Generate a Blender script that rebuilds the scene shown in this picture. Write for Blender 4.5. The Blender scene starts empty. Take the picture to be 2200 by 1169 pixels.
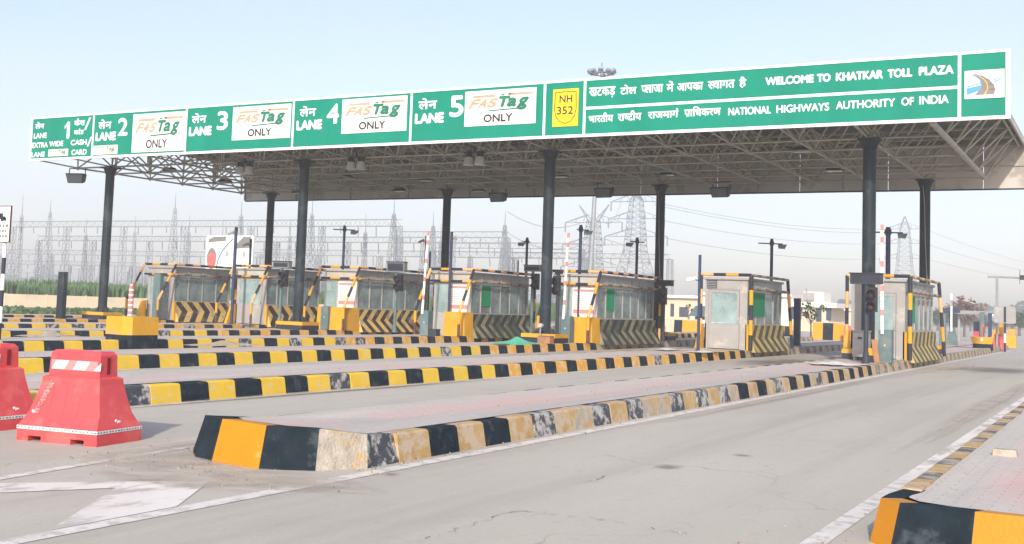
import bpy, math, random
from mathutils import Vector, Matrix
random.seed(7)
R = math.radians
sc = bpy.context.scene
COL = sc.collection

# ---------------------------------------------------------------- camera
F, CX, CY = 2501.343, 980.722, 464.293
YAW, PITCH, ROLL = R(30.032), R(4.307), R(2.079)
C0 = Vector((6.463, -35.007, 1.4))
_w = Vector((-math.sin(YAW)*math.cos(PITCH), math.cos(YAW)*math.cos(PITCH), math.sin(PITCH)))
_r = Vector((math.cos(YAW), math.sin(YAW), 0)); _u = _r.cross(_w)
RT = math.cos(ROLL)*_r + math.sin(ROLL)*_u
UP = -math.sin(ROLL)*_r + math.cos(ROLL)*_u
FW = _w
cd = bpy.data.cameras.new('camera'); cam = bpy.data.objects.new('camera', cd); COL.objects.link(cam)
m3 = Matrix((RT, UP, -FW)).transposed()
cam.matrix_world = Matrix.Translation(C0) @ m3.to_4x4()
cd.sensor_width = 36; cd.lens = F/2200*36
cd.shift_x = (1100-CX)/2200; cd.shift_y = (CY-584.5)/2200
cd.clip_start = .1; cd.clip_end = 6000
sc.camera = cam

# ---------------------------------------------------------------- light
SUN_EL, SUN_AZ = R(27), R(19)      # sun stands behind the viewer, to the right of the lanes
sdir = Vector((math.sin(SUN_AZ)*math.cos(SUN_EL), -math.cos(SUN_AZ)*math.cos(SUN_EL), math.sin(SUN_EL)))
sl = bpy.data.lights.new('sun', 'SUN'); sl.energy = 2.3; sl.angle = R(1.5); sl.color = (1, .94, .84)
so = bpy.data.objects.new('sun', sl); COL.objects.link(so)
so.rotation_euler = sdir.to_track_quat('Z', 'Y').to_euler(); so.location = (20, -60, 40)
w = bpy.data.worlds.new("World"); sc.world = w; w.use_nodes = True
nt = w.node_tree; bg = nt.nodes['Background']
sky = nt.nodes.new('ShaderNodeTexSky'); sky.sky_type = 'NISHITA'; sky.sun_disc = False
sky.sun_elevation = SUN_EL; sky.sun_rotation = math.atan2(sdir.x, sdir.y)
sky.air_density = 1.1; sky.dust_density = 1.9; sky.ozone_density = 1.5
tint = nt.nodes.new('ShaderNodeMix'); tint.data_type = 'RGBA'; tint.blend_type = 'MULTIPLY'; tint.inputs[0].default_value = 1
nt.links.new(sky.outputs[0], tint.inputs[6]); tint.inputs[7].default_value = (1.02, .952, 1.06, 1)
# very faint high cloud: the sky's own brightness varies by a few per cent
tcw = nt.nodes.new('ShaderNodeTexCoord'); mpw = nt.nodes.new('ShaderNodeMapping'); mpw.inputs['Scale'].default_value = (1, 1, 3.5)
now = nt.nodes.new('ShaderNodeTexNoise'); now.inputs['Scale'].default_value = 2.2; now.inputs['Detail'].default_value = 7
mrw = nt.nodes.new('ShaderNodeMapRange'); mrw.inputs[1].default_value = .3; mrw.inputs[2].default_value = .7; mrw.inputs[3].default_value = 0; mrw.inputs[4].default_value = .34
nt.links.new(tcw.outputs['Generated'], mpw.inputs[0]); nt.links.new(mpw.outputs[0], now.inputs[0]); nt.links.new(now.outputs[0], mrw.inputs[0])
clw = nt.nodes.new('ShaderNodeMix'); clw.data_type = 'RGBA'; clw.inputs[7].default_value = (4.1, 4.15, 4.5, 1)
nt.links.new(mrw.outputs[0], clw.inputs[0]); nt.links.new(tint.outputs[2], clw.inputs[6]); nt.links.new(clw.outputs[2], bg.inputs[0]); bg.inputs[1].default_value = .108
sc.view_settings.view_transform = 'Standard'; sc.view_settings.look = 'None'
sc.view_settings.exposure = 1.08; sc.view_settings.gamma = 1
sc.cycles.volume_bounces = 1; sc.cycles.max_bounces = 6; sc.cycles.transparent_max_bounces = 12

# ---------------------------------------------------------------- pixel helpers (photo pixel -> point on a real plane)
def ray(x, y): return FW*F + RT*(x-CX) - UP*(y-CY)
def onz(x, y, z=0.): d = ray(x, y); return C0 + d*((z-C0.z)/d.z)
def onx(x, y, X): d = ray(x, y); return C0 + d*((X-C0.x)/d.x)
def ony(x, y, Y): d = ray(x, y); return C0 + d*((Y-C0.y)/d.y)

# ---------------------------------------------------------------- materials
def lin(c):
    return tuple((v/12.92 if v <= .04045 else ((v+.055)/1.055)**2.4) for v in c)
def mat(name, col, rough=.7, metal=0, var=.12, scale=3., dirt=None, dirt_amt=0, dscale=2., bump=0, bscale=40, spec=.18, stretch=(1, 1, 1), detail=5):
    m = bpy.data.materials.new(name); m.use_nodes = True
    n = m.node_tree.nodes; l = m.node_tree.links; b = n['Principled BSDF']
    b.inputs['Roughness'].default_value = rough; b.inputs['Metallic'].default_value = metal
    b.inputs['Specular IOR Level'].default_value = spec
    g = n.new('ShaderNodeNewGeometry'); mp = n.new('ShaderNodeMapping'); mp.inputs['Scale'].default_value = stretch
    l.new(g.outputs['Position'], mp.inputs['Vector'])
    no = n.new('ShaderNodeTexNoise'); no.inputs['Scale'].default_value = scale; no.inputs['Detail'].default_value = detail
    l.new(mp.outputs[0], no.inputs['Vector'])
    r = n.new('ShaderNodeMapRange'); r.inputs[1].default_value = .3; r.inputs[2].default_value = .7
    r.inputs[3].default_value = 1-var; r.inputs[4].default_value = 1+var
    l.new(no.outputs[0], r.inputs[0])
    mx = n.new('ShaderNodeVectorMath'); mx.operation = 'SCALE'; mx.inputs[0].default_value = col[:3]
    l.new(r.outputs[0], mx.inputs['Scale'])
    out = mx.outputs[0]
    if dirt is not None:
        n2 = n.new('ShaderNodeTexNoise'); n2.inputs['Scale'].default_value = dscale; n2.inputs['Detail'].default_value = 8; n2.inputs['Roughness'].default_value = .65
        l.new(mp.outputs[0], n2.inputs['Vector'])
        r2 = n.new('ShaderNodeMapRange'); c = .66-.32*dirt_amt
        r2.inputs[1].default_value = c-.05; r2.inputs[2].default_value = c+.05
        l.new(n2.outputs[0], r2.inputs[0])
        mm = n.new('ShaderNodeMix'); mm.data_type = 'RGBA'; l.new(r2.outputs[0], mm.inputs[0])
        l.new(out, mm.inputs[6]); mm.inputs[7].default_value = (*dirt, 1); out = mm.outputs[2]
    l.new(out, b.inputs['Base Color'])
    if bump:
        n3 = n.new('ShaderNodeTexNoise'); n3.inputs['Scale'].default_value = bscale; n3.inputs['Detail'].default_value = 4
        l.new(g.outputs['Position'], n3.inputs['Vector'])
        bp = n.new('ShaderNodeBump'); bp.inputs['Strength'].default_value = bump; bp.inputs['Distance'].default_value = .02
        l.new(n3.outputs[0], bp.inputs['Height']); l.new(bp.outputs[0], b.inputs['Normal'])
    return m
CONC = (.36, .335, .30)
M = {}
M['green'] = mat('sign_green', (.0, .21, .138), .6, var=.09, scale=1.1, stretch=(1, 1, .2))
M['white'] = mat('white_paint', (.80, .80, .78), .5, var=.03)
M['offwhite'] = mat('cream_board', (.78, .74, .60), .6, var=.06, scale=4)
M['signyellow'] = mat('sign_yellow', (.85, .55, .02), .5, var=.04)
M['black'] = mat('black_lettering', (.03, .03, .035), .6)
M['orange_let'] = mat('faded_orange_lettering', (.64, .31, .20), .6, var=.12, scale=5)
M['green_let'] = mat('green_lettering', (.02, .17, .10), .6)
M['blue_let'] = mat('blue_emblem', (.10, .33, .62), .6)
M['grey_let'] = mat('grey_emblem', (.22, .20, .19), .6)
M['dgreen_let'] = mat('thin_green_lettering', (.10, .20, .12), .6)
M['col'] = mat('column_grey_paint', (.016, .026, .034), .45, var=.1, scale=1.5, dirt=(.045, .055, .06), dirt_amt=.25, dscale=1.2, spec=.15)
M['dark'] = mat('dark_grey_metal', (.035, .045, .055), .5, var=.1)
M['navy'] = mat('navy_post_paint', (.035, .05, .10), .45, var=.1)
M['pyellow'] = mat('yellow_paint', (.60, .31, .02), .55, var=.08, dirt=(.45, .28, .12), dirt_amt=.15, dscale=3, bump=.2)
M['peach'] = mat('faded_orange_paint', (.80, .40, .16), .6, var=.1, scale=5)
M['pblack'] = mat('black_paint', (.03, .032, .045), .5, var=.2)
M['brownred'] = mat('rusty_black_paint', (.10, .05, .045), .6, var=.3, scale=9)
WH = (.62, .60, .56)
M['k_yb'] = mat('kerb_bright_yellow', (.66, .44, .045), .6, var=.07, dirt=(.60, .46, .20), dirt_amt=.18, dscale=5, bump=.25)
M['k_yo'] = mat('kerb_orange_yellow', (.60, .32, .05), .6, var=.08, dirt=(.60, .43, .26), dirt_amt=.35, dscale=5, bump=.3)
M['k_yn'] = mat('kerb_fresh_orange', (.50, .20, .008), .5, var=.05, dirt=(.60, .33, .12), dirt_amt=-.1, dscale=6, bump=.2)
M['k_oc'] = mat('kerb_ochre', (.42, .28, .11), .7, var=.12, dirt=(.45, .36, .26), dirt_amt=.48, dscale=6, bump=.4)
M['k_b'] = mat('kerb_slate_black', (.015, .024, .031), .8, var=.25, scale=7, dirt=(.05, .062, .068), dirt_amt=.2, dscale=5, bump=.3, spec=.06)
M['k_bw'] = mat('kerb_black_chipped', (.05, .06, .07), .55, var=.2, dirt=(.42, .40, .37), dirt_amt=.42, dscale=7, bump=.5)
M['k_bare'] = mat('kerb_bare_concrete', (.38, .34, .28), .85, var=.2, scale=9, dirt=(.45, .30, .14), dirt_amt=.35, dscale=4, bump=.8)
M['k_dust_y'] = mat('kerb_dusty_yellow', (.40, .30, .15), .8, var=.15, dirt=(.40, .33, .25), dirt_amt=.5, dscale=5, bump=.3)
M['k_dust_b'] = mat('kerb_dusty_black', (.12, .11, .10), .8, var=.2, dirt=(.36, .31, .25), dirt_amt=.45, dscale=5, bump=.3)
M['cream'] = mat('cream_render', (.60, .50, .36), .8, var=.06, scale=.6, dirt=(.5, .43, .33), dirt_amt=.15, dscale=.5)
M['bwhite'] = mat('white_render', (.74, .70, .62), .8, var=.05, scale=.4)
M['window'] = mat('dark_window_glass', (.06, .07, .10), .2)
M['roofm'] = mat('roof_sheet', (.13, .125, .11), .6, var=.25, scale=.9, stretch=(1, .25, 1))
M['fascia'] = mat('fascia_panel', (.50, .475, .43), .6, var=.08, scale=.5, dirt=(.33, .30, .26), dirt_amt=.25, dscale=.7)
M['truss'] = mat('truss_paint', (.40, .375, .31), .5, var=.15, scale=2)
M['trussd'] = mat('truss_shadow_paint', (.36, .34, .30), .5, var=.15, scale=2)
M['steel'] = mat('galvanised_steel', (.30, .32, .33), .5, metal=.3)
M['alu'] = mat('booth_aluminium', (.33, .34, .325), .5, var=.06, spec=.5, dirt=(.38, .37, .33), dirt_amt=.25, dscale=2)
M['aluw'] = mat('pale_panel', (.32, .31, .30), .5, var=.05, dirt=(.42, .40, .36), dirt_amt=.2, dscale=2)
M['cream_hdr'] = mat('cream_header', (.42, .40, .36), .6, var=.08, dirt=(.42, .35, .26), dirt_amt=.3)
M['ggrey'] = mat('cabinet_green_grey', (.10, .16, .17), .5, var=.1, dirt=(.16, .19, .18), dirt_amt=.3)
M['greybox'] = mat('grey_plastic', (.16, .19, .20), .5)
M['curtain'] = mat('green_curtain', (.015, .22, .10), .7, var=.15, scale=3, stretch=(1, 6, .3))
M['sheet'] = mat('green_tarpaulin', (.10, .42, .28), .6, var=.2)
M['sheetp'] = mat('pale_sheet', (.60, .58, .52), .7, var=.1)
M['red'] = mat('red_plastic', (.61, .07, .075), .45, var=.05, scale=2, spec=.3, dirt=(.66, .115, .105), dirt_amt=.3, dscale=3)
M['slot'] = mat('dark_red_recess', (.22, .015, .02), .7)
M['red2'] = mat('dull_red_paint', (.62, .14, .12), .6, var=.1)
M['pink'] = mat('faded_pink_stripe', (.58, .23, .22), .6)
M['chev_y'] = mat('chevron_dusty_yellow', (.66, .45, .13), .75, var=.14, dirt=(.34, .29, .20), dirt_amt=.32, dscale=3, bump=.2)
M['chev_b'] = mat('chevron_black', (.04, .03, .028), .7, var=.2, dirt=(.2, .17, .13), dirt_amt=.22, dscale=3)
M['dark_y'] = mat('chevron_dark_yellow', (.24, .22, .13), .8, var=.3, scale=2, dirt=(.07, .085, .07), dirt_amt=.45, dscale=1.2)  # stripe yellow darkened in broad random patches
M['dark_b'] = mat('chevron_greenish_black', (.035, .045, .04), .8, var=.2)
M['olive_y'] = mat('chevron_olive_yellow', (.48, .38, .14), .8, var=.15, dirt=(.24, .22, .14), dirt_amt=.35, dscale=3)
M['olive_b'] = mat('chevron_olive_dark', (.09, .08, .05), .8, var=.2)
M['rust'] = mat('rusty_plate', (.35, .18, .09), .8, var=.2, dirt=(.2, .12, .08), dirt_amt=.3)
M['lampw'] = mat('lamp_glass', (.42, .44, .43), .2, spec=.6)
M['pylon'] = mat('pylon_steel', (.24, .265, .29), .6)
M['bark'] = mat('bark', (.14, .10, .07), .9)
M['leaf'] = mat('leaf_green', (.05, .10, .035), .7, var=.4, scale=.6)
M['leaf2'] = mat('leaf_dark', (.03, .065, .03), .7, var=.4, scale=.6)
M['crop'] = mat('crop_green', (.09, .165, .065), .8, var=.35, scale=.08, stretch=(1, 1, 6))
M['redleaf'] = mat('reddish_flowers', (.22, .13, .12), .8, var=.4, scale=.6)
M['paper'] = mat('printed_notice', (.66, .66, .64), .6, var=.1, scale=8)
M['redprint'] = mat('red_print', (.65, .14, .13), .6)
M['blank'] = mat('grey_desk', (.20, .20, .19), .6)
M['line'] = mat('road_line_white', (.62, .59, .54), .7, var=.08, scale=6, dirt=(.45, .42, .37), dirt_amt=.38, dscale=7)
M['wornline'] = mat('worn_hatch_white', (.68, .635, .575), .7, var=.08, scale=2, dirt=(.42, .39, .34), dirt_amt=.36, dscale=3.5, stretch=(1, .4, 1))

def glass_mat():
    m = bpy.data.materials.new('booth_glass'); m.use_nodes = True; n = m.node_tree.nodes; l = m.node_tree.links
    n.remove(n['Principled BSDF'])
    t = n.new('ShaderNodeBsdfTransparent'); t.inputs[0].default_value = (.93, .97, .96, 1)
    g = n.new('ShaderNodeBsdfGlossy'); g.inputs['Roughness'].default_value = .12; g.inputs[0].default_value = (.8, .85, .86, 1)
    d = n.new('ShaderNodeBsdfDiffuse'); d.inputs[0].default_value = (.42, .56, .57, 1)
    fr = n.new('ShaderNodeFresnel'); fr.inputs[0].default_value = 1.5
    a = n.new('ShaderNodeMixShader'); b = n.new('ShaderNodeMixShader')
    no = n.new('ShaderNodeTexNoise'); no.inputs['Scale'].default_value = 1.6; no.inputs['Detail'].default_value = 4
    mr = n.new('ShaderNodeMapRange'); mr.inputs[1].default_value = .35; mr.inputs[2].default_value = .75; mr.inputs[3].default_value = .3; mr.inputs[4].default_value = .68
    ge = n.new('ShaderNodeNewGeometry'); l.new(ge.outputs['Position'], no.inputs['Vector'])
    l.new(no.outputs[0], mr.inputs[0]); l.new(mr.outputs[0], a.inputs[0])
    l.new(t.outputs[0], a.inputs[1]); l.new(d.outputs[0], a.inputs[2])
    l.new(fr.outputs[0], b.inputs[0]); l.new(a.outputs[0], b.inputs[1]); l.new(g.outputs[0], b.inputs[2])
    l.new(b.outputs[0], n['Material Output'].inputs[0]); return m
M['glass'] = glass_mat()

def paving_mat(name, cols, pink=0., joints=True):
    """cast concrete / paver surface: broad stains, fine grit, tyre tracks along the lanes"""
    m = bpy.data.materials.new(name); m.use_nodes = True; n = m.node_tree.nodes; l = m.node_tree.links; b = n['Principled BSDF']
    b.inputs['Roughness'].default_value = .8; b.inputs['Specular IOR Level'].default_value = .25
    g = n.new('ShaderNodeNewGeometry'); sp = n.new('ShaderNodeSeparateXYZ'); l.new(g.outputs['Position'], sp.inputs[0])
    def noise(scale, st, detail=6, rough=.6):
        mp = n.new('ShaderNodeMapping'); mp.inputs['Scale'].default_value = st; l.new(g.outputs['Position'], mp.inputs[0])
        t = n.new('ShaderNodeTexNoise'); t.inputs['Scale'].default_value = scale; t.inputs['Detail'].default_value = detail; t.inputs['Roughness'].default_value = rough
        l.new(mp.outputs[0], t.inputs[0]); return t.outputs[0]
    def rng(s, a, c, d=0., e=1.):
        r = n.new('ShaderNodeMapRange'); r.inputs[1].default_value = a; r.inputs[2].default_value = c; r.inputs[3].default_value = d; r.inputs[4].default_value = e
        l.new(s, r.inputs[0]); return r.outputs[0]
    def mix(f, a, c):
        x = n.new('ShaderNodeMix'); x.data_type = 'RGBA'; l.new(f, x.inputs[0])
        for i, v in ((6, a), (7, c)):
            if isinstance(v, tuple): x.inputs[i].default_value = (*v, 1)
            else: l.new(v, x.inputs[i])
        return x.outputs[2]
    out = mix(rng(noise(.35, (1, .3, 1)), .35, .65), cols[0], cols[1])
    out = mix(rng(noise(2.2, (1, .25, 1)), .5, .72), out, cols[2])
    out = mix(rng(noise(.6, (1.4, .5, 1)), .60, .72, 0, .45), out, cols[3])
    out = mix(rng(noise(1.1, (1, .03, 1), 4), .52, .68, 0, .5), out, cols[3])
    out = mix(rng(noise(3.5, (1, .05, 1), 4), .55, .7, 0, .35), out, cols[1])
    out = mix(rng(noise(26, (1, 1, 1), 3), .3, .75, 0, .35), out, cols[3])
    out = mix(rng(noise(7, (1, .5, 1), 6, .75), .56, .66, 0, .35), out, cols[3])
    if joints:   # long hairline cracks, a distorted cell edge
        mp = n.new('ShaderNodeMapping'); mp.inputs['Scale'].default_value = (.23, .12, 1)
        nz = n.new('ShaderNodeTexNoise'); nz.inputs['Scale'].default_value = 1.1; nz.inputs['Detail'].default_value = 6
        l.new(g.outputs['Position'], nz.inputs[0])
        va = n.new('ShaderNodeVectorMath'); va.operation = 'MULTIPLY_ADD'; va.inputs[1].default_value = (1.5, 1.5, 0)
        l.new(nz.outputs['Color'], va.inputs[0]); l.new(g.outputs['Position'], va.inputs[2]); l.new(va.outputs[0], mp.inputs[0])
        v = n.new('ShaderNodeTexVoronoi'); v.feature = 'DISTANCE_TO_EDGE'; v.inputs['Scale'].default_value = 1.0; v.voronoi_dimensions = '2D'
        l.new(mp.outputs[0], v.inputs['Vector'])
        mu = n.new('ShaderNodeMath'); mu.operation = 'MULTIPLY'
        l.new(rng(v.outputs['Distance'], 0.001, .004, .4, 0.), mu.inputs[0]); l.new(rng(noise(.5, (1, 1, 1)), .45, .6), mu.inputs[1])
        out = mix(mu.outputs[0], out, (.17, .155, .145))
    if pink:
        tco = n.new('ShaderNodeTexCoord'); sx_ = n.new('ShaderNodeSeparateXYZ'); l.new(tco.outputs['Object'], sx_.inputs[0])
        sb = n.new('ShaderNodeMath'); sb.operation = 'ADD'; sb.inputs[1].default_value = -.02; l.new(sx_.outputs[0], sb.inputs[0])   # distance from the island's middle
        ab = n.new('ShaderNodeMath'); ab.operation = 'ABSOLUTE'; l.new(sb.outputs[0], ab.inputs[0])
        band = rng(ab.outputs[0], .22, .42, 1., 0.)
        k = n.new('ShaderNodeMath'); k.operation = 'MULTIPLY'; l.new(band, k.inputs[0]); l.new(rng(noise(1.4, (1, .35, 1)), .36, .62, 0, pink), k.inputs[1])
        out = mix(k.outputs[0], out, (.56, .38, .33))
        br = n.new('ShaderNodeTexBrick'); br.inputs['Scale'].default_value = 1; br.inputs['Brick Width'].default_value = .22; br.inputs['Row Height'].default_value = .11
        br.inputs['Mortar Size'].default_value = .006; br.inputs[1].default_value = (0, 0, 0, 1); br.inputs[2].default_value = (0, 0, 0, 1); br.inputs[3].default_value = (1, 1, 1, 1)
        l.new(g.outputs['Position'], br.inputs[0])
        k2 = n.new('ShaderNodeMath'); k2.operation = 'MULTIPLY'; k2.inputs[1].default_value = .35; l.new(br.outputs[0], k2.inputs[0])
        out = mix(k2.outputs[0], out, (.22, .20, .18))
    l.new(out, b.inputs['Base Color'])
    bp = n.new('ShaderNodeBump'); bp.inputs['Strength'].default_value = .25; bp.inputs['Distance'].default_value = .01
    l.new(noise(60, (1, 1, 1), 3), bp.inputs['Height']); l.new(bp.outputs[0], b.inputs['Normal'])
    return m
M['road'] = paving_mat('road_concrete', [(.41, .38, .318), (.485, .455, .38), (.46, .428, .352), (.31, .288, .25)])
M['paving'] = paving_mat('island_paving', [(.48, .445, .39), (.53, .49, .43), (.58, .53, .46), (.31, .285, .255)], pink=.85, joints=False)
M['stain'] = mat('oil_stain', (.13, .12, .11), .7, var=.3, scale=2)
def soft_patch(nm='oil_shade_film', cc=(.12, .115, .105), am=.42):
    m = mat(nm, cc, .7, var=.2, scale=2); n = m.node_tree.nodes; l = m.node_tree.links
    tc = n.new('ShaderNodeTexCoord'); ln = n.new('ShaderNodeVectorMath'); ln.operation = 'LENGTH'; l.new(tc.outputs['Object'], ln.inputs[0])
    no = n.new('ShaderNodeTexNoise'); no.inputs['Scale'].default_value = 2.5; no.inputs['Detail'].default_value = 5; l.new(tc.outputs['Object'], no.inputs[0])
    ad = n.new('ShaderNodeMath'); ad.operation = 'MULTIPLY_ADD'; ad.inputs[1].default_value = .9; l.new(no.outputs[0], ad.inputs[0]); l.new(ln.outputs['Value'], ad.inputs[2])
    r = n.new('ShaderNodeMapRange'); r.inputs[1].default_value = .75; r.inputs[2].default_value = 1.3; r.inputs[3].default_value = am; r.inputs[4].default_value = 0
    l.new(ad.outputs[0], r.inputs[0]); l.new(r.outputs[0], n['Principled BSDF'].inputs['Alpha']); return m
M['film'] = soft_patch()  # dark film, used for painted lane shade and for oil spots
M['sand'] = soft_patch('sand_film', (.50, .44, .355), .6)
M['soil'] = paving_mat('dry_verge', [(.30, .24, .16), (.20, .22, .10), (.34, .28, .19), (.14, .15, .07)], joints=False)

# ---------------------------------------------------------------- mesh builder
class MB:
    def __init__(s): s.v = []; s.f = []; s.m = []
    def quad(s, pts, m):
        i = len(s.v); s.v += [tuple(p) for p in pts]; s.f.append(tuple(range(i, i+len(pts)))); s.m.append(m); return s
    def hexa(s, b, t, m, mt=None):
        """b, t: four bottom and four top points, counter-clockwise seen from above"""
        i = len(s.v); s.v += [tuple(p) for p in b]+[tuple(p) for p in t]
        fs = [(3, 2, 1, 0), (4, 5, 6, 7), (0, 1, 5, 4), (1, 2, 6, 5), (2, 3, 7, 6), (3, 0, 4, 7)]
        for q in fs: s.f.append(tuple(i+a for a in q)); s.m.append(m)
        if mt: s.m[-5] = mt
        return s
    def box(s, x0, x1, y0, y1, z0, z1, m, mt=None):
        return s.hexa([(x0, y0, z0), (x1, y0, z0), (x1, y1, z0), (x0, y1, z0)], [(x0, y0, z1), (x1, y0, z1), (x1, y1, z1), (x0, y1, z1)], m, mt)
    def taper(s, c0, h0, c1, h1, m, z0, z1, rot=0):
        def ring(c, h, z):
            o = []
            for sx, sy in ((-1, -1), (1, -1), (1, 1), (-1, 1)):
                x, y = sx*h[0], sy*h[1]; o.append((c[0]+x*math.cos(rot)-y*math.sin(rot), c[1]+x*math.sin(rot)+y*math.cos(rot), z))
            return o
        return s.hexa(ring(c0, h0, z0), ring(c1, h1, z1), m)
    def cyl(s, p0, p1, r0, m, r1=None, n=8, caps=True):
        r1 = r0 if r1 is None else r1
        p0 = Vector(p0); p1 = Vector(p1); d = (p1-p0)
        if d.length < 1e-6: return s
        d.normalize(); a = d.cross(Vector((0, 0, 1)))
        if a.length < .01: a = Vector((1, 0, 0))
        a.normalize(); b = d.cross(a); i = len(s.v)
        for p, r in ((p0, r0), (p1, r1)):
            for k in range(n):
                t = 2*math.pi*(k+.5)/n; s.v.append(tuple(p+a*(r*math.cos(t))+b*(r*math.sin(t))))
        for k in range(n):
            k2 = (k+1) % n; s.f.append((i+k, i+k2, i+n+k2, i+n+k)[::-1]); s.m.append(m)
        if caps: s.f.append(tuple(range(i, i+n))); s.m.append(m); s.f.append(tuple(range(i+2*n-1, i+n-1, -1))); s.m.append(m)
        return s
    def bands(s, p0, p1, r, seg, ms, n=10, start=0):
        p0 = Vector(p0); p1 = Vector(p1); L = (p1-p0).length; k = max(1, round(L/seg))
        for i in range(k): s.cyl(p0.lerp(p1, i/k), p0.lerp(p1, (i+1)/k), r, ms[(i+start) % len(ms)], n=n, caps=(i in (0, k-1)))
        return s
    def path(s, pts, r, m, n=6):
        for a, b in zip(pts[:-1], pts[1:]): s.cyl(a, b, r, m, n=n, caps=False)
        return s
    def ball(s, c, r, m, n=8, k=5, sc=(1, 1, 1)):
        i = len(s.v)
        for a in range(1, k):
            ph = math.pi*a/k
            for b in range(n):
                t = 2*math.pi*b/n; s.v.append((c[0]+sc[0]*r*math.sin(ph)*math.cos(t), c[1]+sc[1]*r*math.sin(ph)*math.sin(t), c[2]+sc[2]*r*math.cos(ph)))
        s.v.append((c[0], c[1], c[2]+r*sc[2])); s.v.append((c[0], c[1], c[2]-r*sc[2])); T = len(s.v)-2; B = T+1
        for b in range(n):
            b2 = (b+1) % n; s.f.append((T, i+b, i+b2)); s.m.append(m); s.f.append((B, i+(k-2)*n+b2, i+(k-2)*n+b)); s.m.append(m)
            for a in range(k-2): s.f.append((i+a*n+b, i+(a+1)*n+b, i+(a+1)*n+b2, i+a*n+b2)); s.m.append(m)
        return s
    def build(s, name, parent=None, loc=(0, 0, 0), smooth=False):
        me = bpy.data.meshes.new(name)
        ms = list(dict.fromkeys(s.m)); L = Vector(loc)
        me.from_pydata([tuple(Vector(v)-L) for v in s.v] if L.length else s.v, [], s.f)
        for k in ms: me.materials.append(M[k])
        me.polygons.foreach_set('material_index', [ms.index(k) for k in s.m])
        if smooth:
            me.polygons.foreach_set('use_smooth', [True]*len(s.f)); me.set_sharp_from_angle(angle=R(40))
        me.update()
        o = bpy.data.objects.new(name, me); COL.objects.link(o)
        if parent: o.parent = parent
        o.location = L
        return o
def tag(o, label=None, cat=None, group=None, kind=None):
    if label: o['label'] = label
    if cat: o['category'] = cat
    if group: o['group'] = group
    if kind: o['kind'] = kind
    return o
def thing(name, loc, label, cat, group=None, rz=0):
    o = bpy.data.objects.new(name, None); o.empty_display_size = .3; COL.objects.link(o)
    o.location = loc; o.rotation_euler = (0, 0, rz); return tag(o, label, cat, group)
KIDS = {}
def kids(o): return [c for c in bpy.data.objects if c.parent == o]
def copy_tree(o, loc=None, rz=None, label=None, parent=None):
    c = o.copy(); COL.objects.link(c)
    if parent: c.parent = parent
    if loc is not None: c.location = loc
    if rz is not None: c.rotation_euler = (0, 0, rz)
    if label: c['label'] = label
    for ch in kids(o): copy_tree(ch, parent=c)
    return c

# ---------------------------------------------------------------- lettering (mesh)
_tc = {}
def tmesh(s):
    if s in _tc: return _tc[s]
    cu = bpy.data.curves.new('t', 'FONT'); cu.body = s; cu.size = 1; cu.resolution_u = 4
    o = bpy.data.objects.new('t', cu); COL.objects.link(o)
    dg = bpy.context.evaluated_depsgraph_get(); me = o.evaluated_get(dg).to_mesh()
    vs = [(v.co.x, v.co.y) for v in me.vertices]; fs = [tuple(p.vertices) for p in me.polygons]
    o.evaluated_get(dg).to_mesh_clear(); bpy.data.objects.remove(o); bpy.data.curves.remove(cu)
    _tc[s] = (vs, fs); return _tc[s]
def clipx(poly, x1):
    out = []
    for i, a in enumerate(poly):
        b = poly[(i+1) % len(poly)]
        if a[0] <= x1: out.append(a)
        if (a[0] <= x1) != (b[0] <= x1):
            t = (x1-a[0])/(b[0]-a[0]); out.append((x1, a[1]+t*(b[1]-a[1])))
    return out
def shape(tokens):
    """tokens: strings, ('half', ch) or ('ra', ch) or ('reph', ch) -> list of polygons in em units"""
    if isinstance(tokens, str): tokens = [tokens]
    polys = []; X = 0
    for t in tokens:
        kind, s = ('s', t) if isinstance(t, str) else t
        if s == ' ': X += .3; continue
        vs, fs = tmesh(s); ps = [[vs[i] for i in f] for f in fs]
        w = max(v[0] for v in vs)
        if kind == 'half': w -= .17; ps = [q for q in (clipx(p, w) for p in ps) if len(q) > 2]
        if kind == 'ra': ps.append([(w-.36, .02), (w-.17, .2), (w-.12, .16), (w-.30, -.03)])
        if kind == 'reph': ps.append([(w-.12, .62), (w-.02, .80), (w-.16, .88), (w-.20, .84), (w-.09, .78), (w-.17, .63)])
        polys += [[(x+X, y) for x, y in p] for p in ps]; X += w if kind != 's' else w
    return polys
def text(mb, tokens, x0, x1, z0, z1, y, m, bold=.0, shear=0, to=None):
    ps = shape(tokens) if not isinstance(tokens, list) or True else tokens
    xs = [v[0] for p in ps for v in p]; ys = [v[1] for p in ps for v in p]
    a, b, c, d = min(xs), max(xs), min(ys), max(ys)
    sh = shear*(z1-z0)
    shifts = [(0, 0)] if not bold else [(-bold, 0), (bold, 0), (0, bold), (0, -bold)]
    for k, (dx, dz) in enumerate(shifts):
        for p in ps:
            q = []
            for vx, vy in p:
                fy = (vy-c)/(d-c); X = x0+(x1-x0-sh)*(vx-a)/(b-a)+sh*fy; q.append((X+dx, y-.0012*k, z0+(z1-z0)*fy+dz))
            if to: q = [to(*v) for v in q]
            mb.quad(q, m)

# ================================================================= SETTING
mb = MB(); mb.quad([(-3000, -3000, -.06), (3000, -3000, -.06), (3000, 3000, -.06), (-3000, 3000, -.06)], 'soil')
tag(mb.build('ground'), kind='structure')
mb = MB(); mb.quad([(-37.5, -70, 0), (16, -70, 0), (16, 260, 0), (-37.5, 260, 0)], 'road')
tag(mb.build('road'), kind='structure')

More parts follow.
